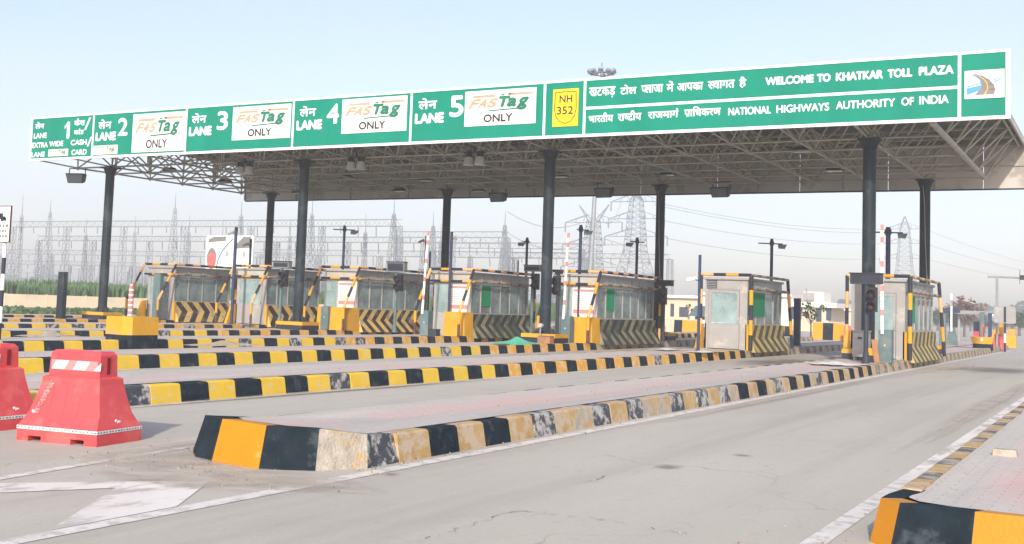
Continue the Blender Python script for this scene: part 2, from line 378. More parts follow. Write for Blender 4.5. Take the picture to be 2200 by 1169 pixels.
P = 5.12
NOSE = -27.4
def island_outline(x0, x1, y0, y1):
    """outline counter-clockwise from the front-left corner of the nose; returns base points and heights"""
    pts = [(x0, y0+.55, .30), (x0+.12, y0+.22, .34), (x0+.45, y0+.02, .35), (x0+1.14, y0-.06, .345), (x0+1.56, y0+.18, .33), (x1, y0+.62, .26)]
    return pts
def make_island(k, y0, y1, scheme, label, seg=.55, off=0.):
    x0, x1 = -.85, .95
    X = -P*k
    root = thing('traffic_island', (X, 0, 0), label, 'traffic island', 'kerbed islands between the lanes')
    H = .24; ins = .055; tw = .19 if k >= 0 else .14
    nose = [(x0, y0+.95, .27), (x0+.05, y0+.38, .32), (x0+.38, y0+.05, .35), (x0+.63, y0-.02, .355), (x0+1.18, y0-.07, .345), (x0+1.57, y0+.18, .33), (x1, y0+.6, .27), (x1, y0+1.10, .245)]
    if k < 0: nose = [(x0, y0+.95, .25), (x0-.02, y0+.50, .262), (x0-.01, y0+.20, .27), (x0+.14, y0+.04, .275), (x0+.60, y0-.03, .28), (x0+1.3, y0-.02, .28), (x1, y0+.6, .262), (x1, y0+1.10, .25)]
    cx, cy = .05, y0+1.6
    kb = MB(); col = scheme
    # curved nose blocks
    nb = ['k_b', 'k_b', 'k_b', 'k_yn', 'k_b', 'k_bare' if k == 0 else 'k_yo', 'k_bw' if k == 0 else 'k_b'] if k >= 0 else ['k_b', 'k_b', 'k_yn', 'k_b', 'k_yn', 'k_b', 'k_yn']
    def inner(p, d):
        v = Vector((cx-p[0], cy-p[1])); v.normalize(); return (p[0]+v.x*d, p[1]+v.y*d)
    for (a, b, m) in zip(nose[:-1], nose[1:], nb):
        ai, bi = inner(a, ins*1.9), inner(b, ins*1.9); aj, bj = inner(a, ins*1.9+.19), inner(b, ins*1.9+.19)
        kb.hexa([(a[0], a[1], -.03), (b[0], b[1], -.03), (bj[0], bj[1], -.03), (aj[0], aj[1], -.03)],
                [(ai[0], ai[1], a[2]), (bi[0], bi[1], b[2]), (bj[0], bj[1], b[2]-.012), (aj[0], aj[1], a[2]-.012)], m)
    # straight runs
    for side in (1, -1):
        ys = (y0+1.10) if side == 1 else (y0+.95); y = ys; i = 0
        xs = x1 if side == 1 else x0
        while y < y1-.01:
            ye = min(y+seg*random.uniform(.96, 1.04), y1)
            m = col(i, y, side); h0 = H+max(0, .012*(ys+.8-y)) + random.uniform(-.004, .004) + (.012 if k < 0 else 0)
            xo = xs+random.uniform(-.006, .006); g = .006
            a = xo; b = xo-side*ins; c = xo-side*(ins+tw)
            bot = [(a, y+g, -.03), (a, ye-g, -.03), (c, ye-g, -.03), (c, y+g, -.03)]
            rd = .018
            top = [(b+side*rd*.4, y+g, h0-rd), (b+side*rd*.4, ye-g, h0-rd), (c, ye-g, h0-rd), (c, y+g, h0-rd)]
            top2 = [(b-side*rd, y+g, h0), (b-side*rd, ye-g, h0), (c, ye-g, h0), (c, y+g, h0)]
            if side == -1: bot, top, top2 = bot[::-1], top[::-1], top2[::-1]
            kb.hexa(bot, top, m); kb.f.pop(-5); kb.m.pop(-5)
            kb.hexa(top, top2, m)
            y = ye; i += 1
    kb.build('kerb', root)
    pv = MB(); z = H-.012 if k >= 0 else H-.006
    q = [(x0+.2, y0+1.1), (x0+.3, y0+.7), (x0+.6, y0+.42), (x0+1.1, y0+.34), (x0+1.4, y0+.5), (x1-.2, y0+.9), (x1-.2, y1), (x0+.2, y1)]
    zz = [.27, .31, .33, .33, .31, .26, z, z]
    if k < 0:
        q = [(x0+.15, y0+.95), (x0+.17, y0+.58), (x0+.26, y0+.40), (x0+.66, y0+.22), (x0+1.25, y0+.20), (x1-.19, y0+.72), (x1-.15, y1), (x0+.15, y1)]
        zz = [.252, .26, .268, .275, .275, .26, z, z]
    ctr = (.05, y0+2.4, z)
    for i in range(len(q)):
        j = (i+1) % len(q); pv.quad([(q[i][0], q[i][1], zz[i]-.01), (q[j][0], q[j][1], zz[j]-.01), ctr], 'paving')
    pv.build('paving', root)
    return root

def sch0(i, y, s):
    if s < 0: return 'k_b' if i % 2 else 'k_yo'
    a = ['k_oc', 'k_b', 'k_oc', 'k_b', 'k_oc', 'k_bw', 'k_oc', 'k_bare', 'k_bw', 'k_oc', 'k_bw', 'k_bare', 'k_bare', 'k_bw', 'k_oc', 'k_bw', 'k_oc', 'k_bw', 'k_bare', 'k_b']
    if i < len(a): return a[i]
    if y > -5: return 'k_dust_b' if i % 2 else 'k_dust_y'
    return ('k_b' if random.random() < .7 else 'k_bw') if i % 2 else ('k_oc' if random.random() < .85 else 'k_bare')
def schm(ysw, yd):
    def f(i, y, s):
        if y > yd: return 'k_dust_b' if i % 2 else 'k_dust_y'
        if i % 2: return 'k_b' if random.random() < .85 else 'k_bw'
        if y > ysw: return 'k_yo'
        return 'k_yb'
    return f
isl_lab = ['island nearest the open road with worn ochre and black kerb and pink paving', 'island with the lone door booth and a bright yellow and black kerb',
           'third kerbed island from the open road with the green cloth on it', 'island carrying the yellow and black concrete block and the car sign pole',
           'kerbed island of the third booth from the left with a thick column on it', 'kerbed island of the second booth from the left',
           'kerbed island of the leftmost booth with the leftmost column', 'outermost kerbed island beyond the leftmost booth beside the dry verge']
for k in range(8):
    sch = sch0 if k == 0 else schm(-15 if k == 1 else -6, 2 if k < 3 else 30)
    make_island(k, NOSE, 34, sch, isl_lab[k], off=0)
make_island(-5.9/P, NOSE-.02, 30, lambda i, y, s: 'k_dust_b' if i % 2 else 'k_oc', 'island in the bottom right corner with fresh yellow and black nose')

# markings, 4 mm above the road
mk = MB()
def line(x0, x1, y0, y1, m='line', z=.004, n=40):
    for i in range(n):
        a = y0+(y1-y0)*i/n; b = y0+(y1-y0)*(i+1)/n
        j = [random.uniform(-.006, .006) for _ in range(4)]
        mk.quad([(x0+j[0], a, z), (x1+j[1], a, z), (x1+j[2], b, z), (x0+j[3], b, z)], m)
def strip(x0, x1, y0, y1):
    mk.quad([(x0, y0, .004), (x1, y0, .004), (x1, y1, .004), (x0, y1, .004)], 'line')
strip(1.04, 1.19, -48, 34); strip(4.70, 4.84, -48, -24); mk.quad([(4.70, -24, .004), (4.84, -24, .004), (4.80, 30, .004), (4.70, 30, .004)], 'wornline')
for k in range(0, 8):
    X = -P*k
    if k: strip(X+1.02, X+1.12, NOSE+.5, 34)
    if k < 7: strip(X-1.04, X-.94, -27.0 if k == 0 else NOSE+.5, 34)
mk.quad([(-1.04, -27.0, .004), (-.94, -27.0, .004), (-.60, -29.6, .004), (-.72, -29.6, .004)], 'line')
mk.quad([(-.72, -29.6, .0041), (-.60, -29.6, .0041), (-.2, -33, .0041), (-.32, -33, .0041)], 'line')
tag(mk.build('lane_markings'), kind='structure')
mk = MB()
mk.quad([(.47, -28.2, .0045), (.16, -28.50, .0045), (.20, -28.89, .0045), (1.03, -30.20, .0045), (1.03, -29.15, .0045)], 'wornline')
mk.quad([(.16, -28.50, .0045), (-.52, -29.28, .0045), (-.22, -29.56, .0045), (.20, -28.89, .0045)], 'wornline')
mk.quad([(-.22, -29.56  , .0046), (-.52, -29.28  , .0046), (-.9, -30.3  , .0046), (-.55, -30.5  , .0046)], 'wornline')
tag(mk.build('hatch_marking'), kind='structure')

# dark films: canopy shade painted on the lanes, and small oil spots
def film(x, y, sx, sy, rz=0, z=.010, m='film', nm='road_stain_shade'):
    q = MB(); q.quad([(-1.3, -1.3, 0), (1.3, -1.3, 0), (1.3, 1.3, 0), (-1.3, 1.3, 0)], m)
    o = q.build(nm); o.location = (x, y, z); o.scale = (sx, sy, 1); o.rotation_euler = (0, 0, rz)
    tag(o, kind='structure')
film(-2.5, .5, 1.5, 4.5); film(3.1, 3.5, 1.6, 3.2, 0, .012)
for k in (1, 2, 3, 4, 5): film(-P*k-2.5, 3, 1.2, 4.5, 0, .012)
for (px_, py_, sx, sy) in ((1435, 1005, .16, .20), (1595, 980, .14, .10), (840, 1021, .08, .09)):
    g_ = onz(px_, py_); film(g_.x, g_.y, sx, sy)
for i, (x, y, sx, sy) in enumerate(((-.6, -27.6, .9, .8), (.9, -27.8, 1.0, .5), (-1.1, -26.2, .35, 1.6), (.2, -28.3, 1.0, .45), (5.6, -27.8, .9, .5), (1.35, -14, .25, 9), (4.4, -12, .3, 11), (-4.0, -20, .2, 6), (1.9, 4, .5, 4))):
    film(x, y, sx, sy, 0, .014+.001*i, 'sand', 'dust_drift')
# grit and litter collected along the kerbs and on the paving
gt = MB()
for i in range(1700):
    k = random.choice((0, 0, 0, 0, 1, 1, 2, 3, -1)); X = -P*k if k >= 0 else 5.9
    y = -27.0+random.random()**1.7*26; t = random.random()
    if t < .2: x = X+random.gauss(.0, .8); y = -27.7+random.gauss(0, .35); z = .012
    elif t < .6: x = X+random.choice((-.85, .95)); sg = 1 if x > X else -1; x += sg*abs(random.gauss(.02, .10)); z = .012
    else: x = X+random.uniform(-.6, .7); z = .232; y = max(y, -26.2)
    r_ = random.uniform(.003, .009)*(2.2 if random.random() < .03 else 1); a = random.uniform(0, 3.14); c, sn = r_*math.cos(a), r_*math.sin(a)
    gt.hexa([(x-c, y-sn, z-.004), (x+sn, y-c, z-.004), (x+c, y+sn, z-.004), (x-sn, y+c, z-.004)], [(x-c*.6, y-sn*.6, z+r_), (x+sn*.6, y-c*.6, z+r_*.8), (x+c*.5, y+sn*.5, z+r_), (x-sn*.6, y+c*.6, z+r_*.7)], random.choice(('k_bare', 'stain', 'k_bare', 'rust')))
tag(gt.build('grit'), 'loose grit and dry litter along the kerbs and on the island paving', 'grit', kind='stuff')
# shallow cracks and cast joints in the road
ck = MB()
def crack(p, q, n=26, w=.008):
    a = onz(*p); b = onz(*q); pts = []
    for i in range(n+1):
        t = i/n; v = a.lerp(b, t); pts.append(Vector((v.x+random.uniform(-.03, .03), v.y+random.uniform(-.03, .03), .006)))
    d = (b-a); pr = Vector((-d.y, d.x, 0)).normalized()
    for i in range(n):
        if random.random() < .3: continue
        ww = w*random.uniform(.3, 1); ck.quad([pts[i]-pr*ww/2, pts[i+1]-pr*ww/2, pts[i+1]+pr*ww/2, pts[i]+pr*ww/2], 'stain')
crack((900, 1165), (1110, 1098)); crack((1110, 1098), (1300, 1118)); crack((1255, 1037), (1310, 1023), n=10); crack((1300, 1118), (1480, 1150), w=.007)
tag(ck.build('road_cracks'), kind='structure')

# dry verge and field at the left
mb = MB(); mb.quad([(-120, -60, -.03), (-38.0, -60, -.03), (-38.0, 80, -.03), (-120, 80, -.03)], 'soil'); tag(mb.build('verge'), kind='structure')
# grass tufts on the verge
gr = MB()
for _ in range(2600):
    x = random.uniform(-62, -38.5); y = random.uniform(-8, 40); h = random.uniform(.06, .22)
    a = random.uniform(0, 6.28); r = random.uniform(.08, .25)
    if math.sin(x*.7)*math.sin(y*.4+1) < -.1: continue
    for j in range(3):
        b = a+j*2.1; c, s_ = math.cos(b), math.sin(b)
        gr.quad([(x-r*c, y-r*s_, -.03), (x+r*c, y+r*s_, -.03), (x+r*c*.6+random.uniform(-.1, .1), y+r*s_*.6, h), (x-r*c*.6, y-r*s_*.6, h*.8)], 'leaf' if random.random() < .5 else 'crop')
tag(gr.build('verge_grass'), 'low dry grass and weeds growing between the islands and the cream wall', 'grass', kind='stuff')

# cream boundary wall, cast panels between posts
wl0 = Vector((-75, 8, 0)); wl1 = Vector((-52.5, 56, 0))
root = thing('boundary_wall', (wl0.x, wl0.y, 0), 'low cream precast wall in front of the green crop field', 'wall')
d = (wl1-wl0); L = d.length; d.normalize(); ang = math.atan2(d.y, d.x); root.rotation_euler = (0, 0, ang)
pn = MB(); ps = MB(); xx = 0; i = 0
while xx < L:
    pn.box(xx+.06, xx+3.0, -.05, .05, -.1, .93+random.uniform(-.015, .015), 'cream')
    ps.box(xx-.06, xx+.06, -.075, .075, -.1, .98, 'cream'); xx += 3.06; i += 1
pn.build('wall_panels', root); ps.build('wall_posts', root)

# crop field: stands of blades, rows of them
cr = MB()
for _ in range(15000):
    t = random.random()**1.0; s_ = random.uniform(-10, 75); dd = 2.5+26*random.random()**1.6
    b = wl0+d*s_+Vector((-d.y, d.x, 0))*dd
    h = (1.75+.018*dd+.16*math.sin(s_*.5)+.1*math.sin(s_*1.7))*random.uniform(.85, 1.08); a = random.uniform(0, 3.14); c, sn = .14*math.cos(a), .14*math.sin(a)
    lx, ly = random.uniform(-.25, .25), random.uniform(-.25, .25)
    cr.quad([(b.x-c, b.y-sn, -.05), (b.x+c, b.y+sn, -.05), (b.x+c+lx*.4, b.y+sn+ly*.4, h*.75), (b.x+lx, b.y+ly, h), (b.x-c+lx*.4, b.y-sn+ly*.4, h*.7)], 'crop')
tag(cr.build('crop_field'), 'tall green crop standing behind the cream wall', 'crop field', kind='stuff')

# ================================================================= CANOPY
H0 = 6.60
def column(X, Y, label):
    root = thing('canopy_column', (X, Y, 0), label, 'column', 'round columns carrying the canopy')
    s = MB(); s.cyl((0, 0, .56), (0, 0, H0-.28), .185, 'col', n=20); s.build('shaft', root, smooth=True)
    c = MB(); c.cyl((0, 0, H0-.30), (0, 0, H0-.05), .19, 'col', r1=.29, n=16); c.box(-.30, .30, -.30, .30, H0-.05, H0, 'dark'); c.build('cap', root)
    b = MB(); b.box(-.33, .33, -.33, .33, .525, .555, 'dark')
    for a in range(8):
        t = a*math.pi/4; cx, cy = math.cos(t), math.sin(t)
        px, py = -cy*.012, cx*.012
        b.hexa([(cx*.18-px, cy*.18-py, .555), (cx*.31-px, cy*.31-py, .555), (cx*.31+px, cy*.31+py, .555), (cx*.18+px, cy*.18+py, .555)],
               [(cx*.18-px, cy*.18-py, .74), (cx*.20-px, cy*.20-py, .74), (cx*.20+px, cy*.20+py, .74), (cx*.18+px, cy*.18+py, .74)], 'dark')
    b.build('base_plate', root)
    p = MB(); p.box(-.62, .62, -.52, .52, .40, .524, 'pyellow'); p.box(-.615, .615, -.515, .515, .20, .399, 'pblack'); p.build('pedestal', root)
    return root
cl = ['front column of the canopy nearest the open road, behind the white cabinet', 'second front column from the right, with a white sensor at its foot', 'third front column from the right, between the second and third booths from the left', 'leftmost column, at the front left corner under the bare truss']
for i in range(4): column(-10.24*i, 0, cl[i])
cl = ['rear column of the canopy at the right end, rising behind the nearest booth', 'second rear column from the right, at the back of the booth with the green curtain', 'third rear column from the right, with the camera arm beside it', 'leftmost rear column, rising behind the second booth from the left']
for i in range(4): column(-10.24*i, 10.7, cl[i])

root = thing('toll_canopy', (0, 0, 0), 'long flat canopy on a tubular space frame over all the toll lanes', 'canopy')
sf = MB(); bx = lambda i: 2.0-2.04*i; tx = lambda i: 3.04-2.04*i; byy = lambda j: 2.14*j; ty = lambda j: -1.07+2.14*j
ZB, ZT = H0+.03, 7.93
NB, JB = 18, 6
r = .038
for i in range(NB):
    for j in range(JB):
        p = (bx(i), byy(j), ZB)
        if i < NB-1: sf.cyl(p, (bx(i+1), byy(j), ZB), r, 'truss', n=5, caps=False)
        if j < JB-1: sf.cyl(p, (bx(i), byy(j+1), ZB), r, 'truss', n=5, caps=False)
        for a in (0, 1):
            for b in (0, 1):
                if not (i+a == NB and j+b < 2): sf.cyl(p, (tx(i+a), ty(j+b), ZT), r*.85, 'truss', n=5, caps=False)
        sf.ball(p, .085, 'truss', n=6, k=4)
for i in range(NB+1):
    for j in range(JB+1):
        if i == NB and j < 2: continue
        p = (tx(i), ty(j), ZT)
        if i < NB and not (i == NB-1 and j < 2): sf.cyl(p, (tx(i+1), ty(j), ZT), r, 'truss', n=5, caps=False)
        if j < JB: sf.cyl(p, (tx(i), ty(j+1), ZT), r, 'truss', n=5, caps=False)
        sf.ball(p, .075, 'truss', n=6, k=4)
    if i < NB: sf.cyl((tx(i), ty(0), ZT), (tx(i), -2.40, 8.25), r*.8, 'truss', n=5, caps=False)      # sign brackets
    if i < NB: sf.cyl((tx(i), ty(0), ZT), (tx(i), -2.40, 6.75), r*.8, 'truss', n=5, caps=False)
    if i < NB: sf.cyl((bx(i), byy(0), ZB), (bx(i), -2.40, 6.72), r*.8, 'truss', n=5, caps=False)
sf.build('space_frame', root, smooth=True)
gp = MB(); gp.cyl((2.0, -2.3, ZB+.02), (2.0, 10.2, ZB+.02), .085, 'truss', n=10); gp.build('gutter_pipe', root, smooth=True)
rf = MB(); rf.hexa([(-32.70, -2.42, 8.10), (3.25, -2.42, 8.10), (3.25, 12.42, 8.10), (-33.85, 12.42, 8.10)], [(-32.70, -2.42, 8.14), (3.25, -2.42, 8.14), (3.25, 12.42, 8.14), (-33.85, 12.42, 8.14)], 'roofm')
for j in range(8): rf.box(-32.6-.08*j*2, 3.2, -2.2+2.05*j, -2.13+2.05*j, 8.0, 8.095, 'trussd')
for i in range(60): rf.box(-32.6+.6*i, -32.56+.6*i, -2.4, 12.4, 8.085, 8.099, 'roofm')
rf.build('roof_sheet', root)
fa = MB()
x = -33.9; i = 0
while x < 4.6:
    xe = min(x+1.7, 4.62); fa.box(x+.012, xe-.012, 12.45, 12.50, 6.42, 8.12, 'fascia'); x = xe; i += 1
fa.box(-33.9, 4.6, 12.46, 12.49, 6.36, 6.42, 'navy'); fa.build('back_fascia', root)
fr = MB()
x = -33.9
while x < 4.6: fr.box(x-.025, x+.025, 12.38, 12.449, 6.42, 8.05, 'trussd'); x += 3.4
fr.box(-33.9, 4.6, 12.39, 12.448, 7.24, 7.28, 'trussd'); fr.build('fascia_rails', root)
sd = MB(); sd.box(3.20, 3.26, -2.4, 12.40, 7.90, 8.085, 'fascia'); sd.build('side_trim', root)

# ---- sign boards (each board a thing)
SY = -2.53
def board(name, x0, x1, label, cat='road sign', rows=None, left=False, right=False):
    root = thing(name, (x0, SY, 6.68), label, cat, 'green boards along the canopy front')
    p = MB(); p.box(x0+.03-x0, x1-.03-x0, .012, .07, .02, 1.70, 'green'); p.build('panel', root)
    b = MB(); W = x1-x0; o = .09
    b.box(0 if not left else -.06, W if not right else W+.06, 0, .09, -.05, .035, 'white'); b.box(0 if not left else -.06, W if not right else W+.06, 0, .09, 1.685, 1.75, 'white')
    b.box(-.045 if not left else -.06, .035, .001, .089, .036, 1.684, 'white')
    if right: b.box(W-.05, W+.06, .001, .089, .036, 1.684, 'white')
    else: b.box(W-.035, W+.044, .002, .088, .036, 1.684, 'white') if False else None
    if rows: b.box(.036, W-.036 if not right else W-.051, .003, .05, rows-.04, rows+.04, 'white')
    b.build('border', root)
    return root
def lt(root, items, name='lettering'):
    m = MB(); L = root.location
    for it in items:
        t, x0, x1, z0, z1, mm = it[:6]; bold = it[6] if len(it) > 6 else 0; sh = it[7] if len(it) > 7 else 0
        text(m, t, x0-L.x, x1-L.x, z0-L.z, z1-L.z, .005 if len(it) < 9 else it[8], mm, bold, sh)
    return m.build(name, root)
LEN = [('s', 'ले'), ('s', 'न')]
LEN = ['ले', 'न']
def fast_board(root, x0, x1, z0, z1):
    L = root.location; b = MB(); b.box(x0-L.x, x1-L.x, -.012, .011, z0-L.z, z1-L.z, 'white'); bo = b.build('lane_board', root)
    W = x1-x0; Hh = z1-z0; m = MB(); a = x0-L.x; c = z0-L.z; y = -.014
    def q(pts, mm, yy=y): m.quad([(a+W*u, yy, c+Hh*v) for u, v in pts], mm)
    q([(.10, .80), (.42, .80), (.44, .87), (.12, .87)], 'orange_let'); q([(.62, .82), (.95, .82), (.97, .89), (.63, .89)], 'orange_let')
    for k, s_ in enumerate('FAS'):
        u0 = .06+.128*k; text(m, s_, a+W*u0, a+W*(u0+.17), c+Hh*.52, c+Hh*.75, y-.001, 'orange_let', .022, .6)
    q([(.09, .61), (.44, .63), (.44, .66), (.10, .64)], 'orange_let', y-.0008)
    text(m, 'T', a+W*.46, a+W*.64, c+Hh*.52, c+Hh*.79, y-.002, 'green_let', .030, .3)
    text(m, 'a', a+W*.60, a+W*.75, c+Hh*.52, c+Hh*.73, y-.002, 'green_let', .030, .3)
    text(m, 'g', a+W*.74, a+W*.90, c+Hh*.42, c+Hh*.73, y-.002, 'green_let', .030, .3)
    q([(.51, .83), (.56, .83), (.57, .87), (.52, .87)], 'green_let'); q([(.60, .84), (.65, .84), (.66, .88), (.61, .88)], 'green_let')
    q([(.34, .395), (.78, .425), (.78, .465), (.35, .435)], 'green_let')
    text(m, 'ONLY', a+W*.28, a+W*.68, c+Hh*.10, c+Hh*.31, y-.001, 'black', .014)
    m.build('print', bo)
def digit(root, s, xc, w, z0, z1):
    it = [(s, xc-w/2, xc+w/2, z0, z1, 'white', .024)]
    o = lt(root, it, 'lane_number')
    return o
b1 = board('lane_sign', -32.70, -29.12, 'board for lane 1 reading extra wide lane and cash card, leftmost on the canopy', left=True)
lt(b1, [(LEN, -32.50, -31.98, 7.95, 8.22, 'white', .009), ('LANE', -32.55, -31.80, 7.56, 7.76, 'white', .012), ('EXTRA', -32.62, -31.70, 7.17, 7.37, 'white', .012), ('WIDE', -31.60, -30.80, 7.19, 7.39, 'white', .012),
        ('LANE', -32.62, -31.85, 6.79, 6.98, 'white', .012), (['कै', 'श'], -30.22, -29.62, 7.98, 8.26, 'white', .008), ('/', -29.62, -29.30, 7.80, 8.26, 'white', .012), ([('reph', 'का'), 'ड'], -30.20, -29.66, 7.62, 7.85, 'white', .008),
        ('CASH', -30.35, -29.46, 7.20, 7.40, 'white', .012), ('/', -29.42, -29.18, 7.12, 7.48, 'white', .012), ('CARD', -30.28, -29.42, 6.80, 7.00, 'white', .012)])
m_ = MB(); text(m_, '1', -30.60+32.70, -30.49+32.70, 7.50-6.68, 8.14-6.68, .005, 'white', .026); m_.quad([(1.93, .004, 1.30), (2.10, .004, 1.47), (2.10, .004, 1.34), (1.95, .004, 1.19)], 'white'); m_.build('lane_number', b1)
def small_board(root, x0, x1, z0, z1):
    L = root.location; b = MB(); b.box(x0-L.x, x1-L.x, -.008, .011, z0-L.z, z1-L.z, 'offwhite'); bo = b.build('tag_strip', root)
    m = MB(); W = x1-x0; a = x0-L.x; c = z0-L.z; h = z1-z0
    text(m, 'Tag', a+W*.5, a+W*.9, c+h*.3, c+h*.85, -.011, 'dgreen_let', .008, .2); m.quad([(a+W*.4, -.01, c+h*.22), (a+W*.85, -.01, c+h*.27), (a+W*.85, -.01, c+h*.32), (a+W*.4, -.01, c+h*.27)], 'dgreen_let')
    m.quad([(a+W*.1, -.01, c+h*.7), (a+W*.45, -.01, c+h*.7), (a+W*.45, -.01, c+h*.8), (a+W*.1, -.01, c+h*.8)], 'orange_let')
    m.build('print', bo)
small_board(b1, -31.62, -30.48, 6.78, 7.06)
def lane_board(x0, x1, n, label, bx0, bx1, bz0, bz1, numx):
    b = board('lane_sign', x0, x1, label)
    lt(b, [(LEN, x0+.28, x0+.98, 7.79, 8.15, 'white', .011), ('LANE', x0+.18, x0+1.25, 7.33, 7.63, 'white', .026)])
    digit(b, n, numx, .48, 7.49, 8.15); fast_board(b, bx0, bx1, bz0, bz1); return b
b2 = lane_board(-29.12, -24.20, '2', 'board for lane 2 with a white panel and a small cream strip', -26.95, -24.26, 6.78, 8.27, -27.5)
small_board(b2, -29.06, -27.72, 6.76, 7.12)
lane_board(-24.20, -19.14, '3', 'board for lane 3 with a white panel at its right', -21.92, -19.25, 7.06, 8.28, -22.42)
lane_board(-19.14, -14.20, '4', 'board for lane 4 with a white panel at its right', -17.02, -14.37, 7.10, 8.29, -17.42)
lane_board(-14.20, -9.28, '5', 'board for lane 5 with a white panel at its right', -12.14, -9.58, 7.13, 8.27, -12.46)
bn = board('route_sign', -9.28, -7.92, 'narrow green board with the yellow highway shield')
q = MB(); q.box(-8.99+9.28, -8.13+9.28, -.012, .011, 6.98-6.68, 8.15-6.68, 'signyellow'); yb = q.build('shield_board', bn)
q = MB(); cx = .72; zz = [(-.36, 1.38), (-.12, 1.385), (0, 1.42), (.12, 1.385), (.36, 1.38), (.38, .85), (.33, .62), (.20, .45), (0, .38), (-.20, .45), (-.33, .62), (-.38, .85)]
for a, b in zip(zz, zz[1:]+zz[:1]):
    ca, cb = (a[0]*.93, (a[1]-.9)*.95+.9), (b[0]*.93, (b[1]-.9)*.95+.9)
    q.quad([(cx+a[0], -.014, a[1]), (cx+b[0], -.014, b[1]), (cx+cb[0], -.014, cb[1]), (cx+ca[0], -.014, ca[1])], 'black')
text(q, 'NH', cx-.20, cx+.22, 1.05, 1.27, -.014, 'black', .006); text(q, '352', cx-.28, cx+.26, .68, .92, -.014, 'black', .006)
q.build('print', yb)
bw = board('welcome_sign', -7.92, 2.70, 'long green board in two rows welcoming to the toll plaza', rows=.83)
y0_, y1_ = 7.83, 8.09
lt(bw, [(['ख', 'ट', 'क', 'ड़'], -7.78, -6.93, 7.80, 8.13, 'white', .008), (['टो', 'ल'], -6.76, -6.25, 7.87, 8.15, 'white', .008), ([('half', 'प'), 'ला', 'जा'], -6.09, -5.42, 7.87, 8.10, 'white', .008),
        ('में', -5.30, -5.09, 7.87, 8.18, 'white', .008), (['आ', 'प', 'का'], -4.98, -4.20, 7.87, 8.09, 'white', .008), ([('half', 'स'), 'वा', 'ग', 'त'], -4.05, -3.27, 7.87, 8.09, 'white', .008), ('है', -3.13, -2.93, 7.85, 8.16, 'white', .008),
        ('WELCOME', -2.37, -1.05, 7.88, 8.09, 'white', .015), ('TO', -.94, -.60, 7.88, 8.09, 'white', .015), ('KHATKAR', -.43, .78, 7.88, 8.09, 'white', .015), ('TOLL', .92, 1.52, 7.88, 8.09, 'white', .015), ('PLAZA', 1.71, 2.54, 7.89, 8.10, 'white', .015),
        (['भा', 'र', 'ती', 'य'], -7.77, -6.98, 7.06, 7.34, 'white', .008), (['रा', ('half', 'ष'), ('ra', 'ट'), 'ी', 'य'], -6.82, -6.08, 7.06, 7.36, 'white', .008), (['रा', 'ज', 'मा', ('reph', 'ग')], -5.86, -4.93, 7.09, 7.36, 'white', .008),
        ([('ra', 'प'), 'ा', 'िध', 'क', 'र', 'ण'], -4.74, -3.66, 7.09, 7.38, 'white', .008), ('NATIONAL', -3.43, -2.22, 7.07, 7.28, 'white', .008), ('HIGHWAYS', -2.05, -.62, 7.07, 7.28, 'white', .008), ('AUTHORITY', -.43, 1.10, 7.09, 7.30, 'white', .008), ('OF', 1.27, 1.57, 7.10, 7.31, 'white', .008), ('INDIA', 1.72, 2.43, 7.11, 7.32, 'white', .008)])
be = board('emblem_sign', 2.70, 3.84, 'square green board with the white road emblem at the right end of the canopy', right=True)
q = MB(); q.box(.12, 1.06, -.012, .011, .50, 1.24, 'white'); eb = q.build('emblem_board', be)
q = MB(); X0, Z0, W, Hh = .12, .50, .94, .74
def e(pts, m, y=-.014): q.quad([(X0+W*u, y, Z0+Hh*v) for u, v in pts], m)
e([(.06, .13), (.42, .30), (.46, .48), (.05, .38)], 'blue_let'); e([(.04, .40), (.44, .52), (.44, .56), (.04, .45)], 'blue_let')
e([(.74, .52), (.95, .66), (.95, .70), (.74, .58)], 'blue_let'); e([(.74, .60), (.95, .75), (.95, .78), (.72, .64)], 'blue_let')
cpts = [(.22, .86, .03), (.36, .80, .06), (.50, .66, .10), (.58, .48, .14), (.58, .30, .19), (.50, .12, .24)]
for (a, b) in zip(cpts[:-1], cpts[1:]):
    e([(a[0]-a[2], a[1]), (b[0]-b[2], b[1]), (b[0]+b[2], b[1]), (a[0]+a[2]+.02, a[1]+.02)][::-1], 'grey_let', -.016)
    e([(a[0]-a[2]-.03, a[1]-.02), (b[0]-b[2]-.02, b[1]-.02), (b[0]-b[2], b[1]), (a[0]-a[2], a[1])][::-1], 'blue_let', -.0158)
    e([(a[0]-.006, a[1]), (b[0]-.012, b[1]), (b[0]+.012, b[1]), (a[0]+.006, a[1])][::-1], 'signyellow', -.018)
q.build('print', eb)

# cables down the rear columns
for i, lb in ((0, 'pale cable hanging down the right hand rear column'), (1, 'pale cable hanging down the second rear column')):
    q = MB(); X = -10.24*i; q.path([(X-.06, 10.50, 6.5), (X+.02, 10.47, 5.6), (X+.05, 10.48, 4.2), (X+.12, 10.47, 2.8), (X+.10, 10.48, .5)], .014, 'aluw', n=5); tag(q.build('hanging_cable'), lb, 'cable')
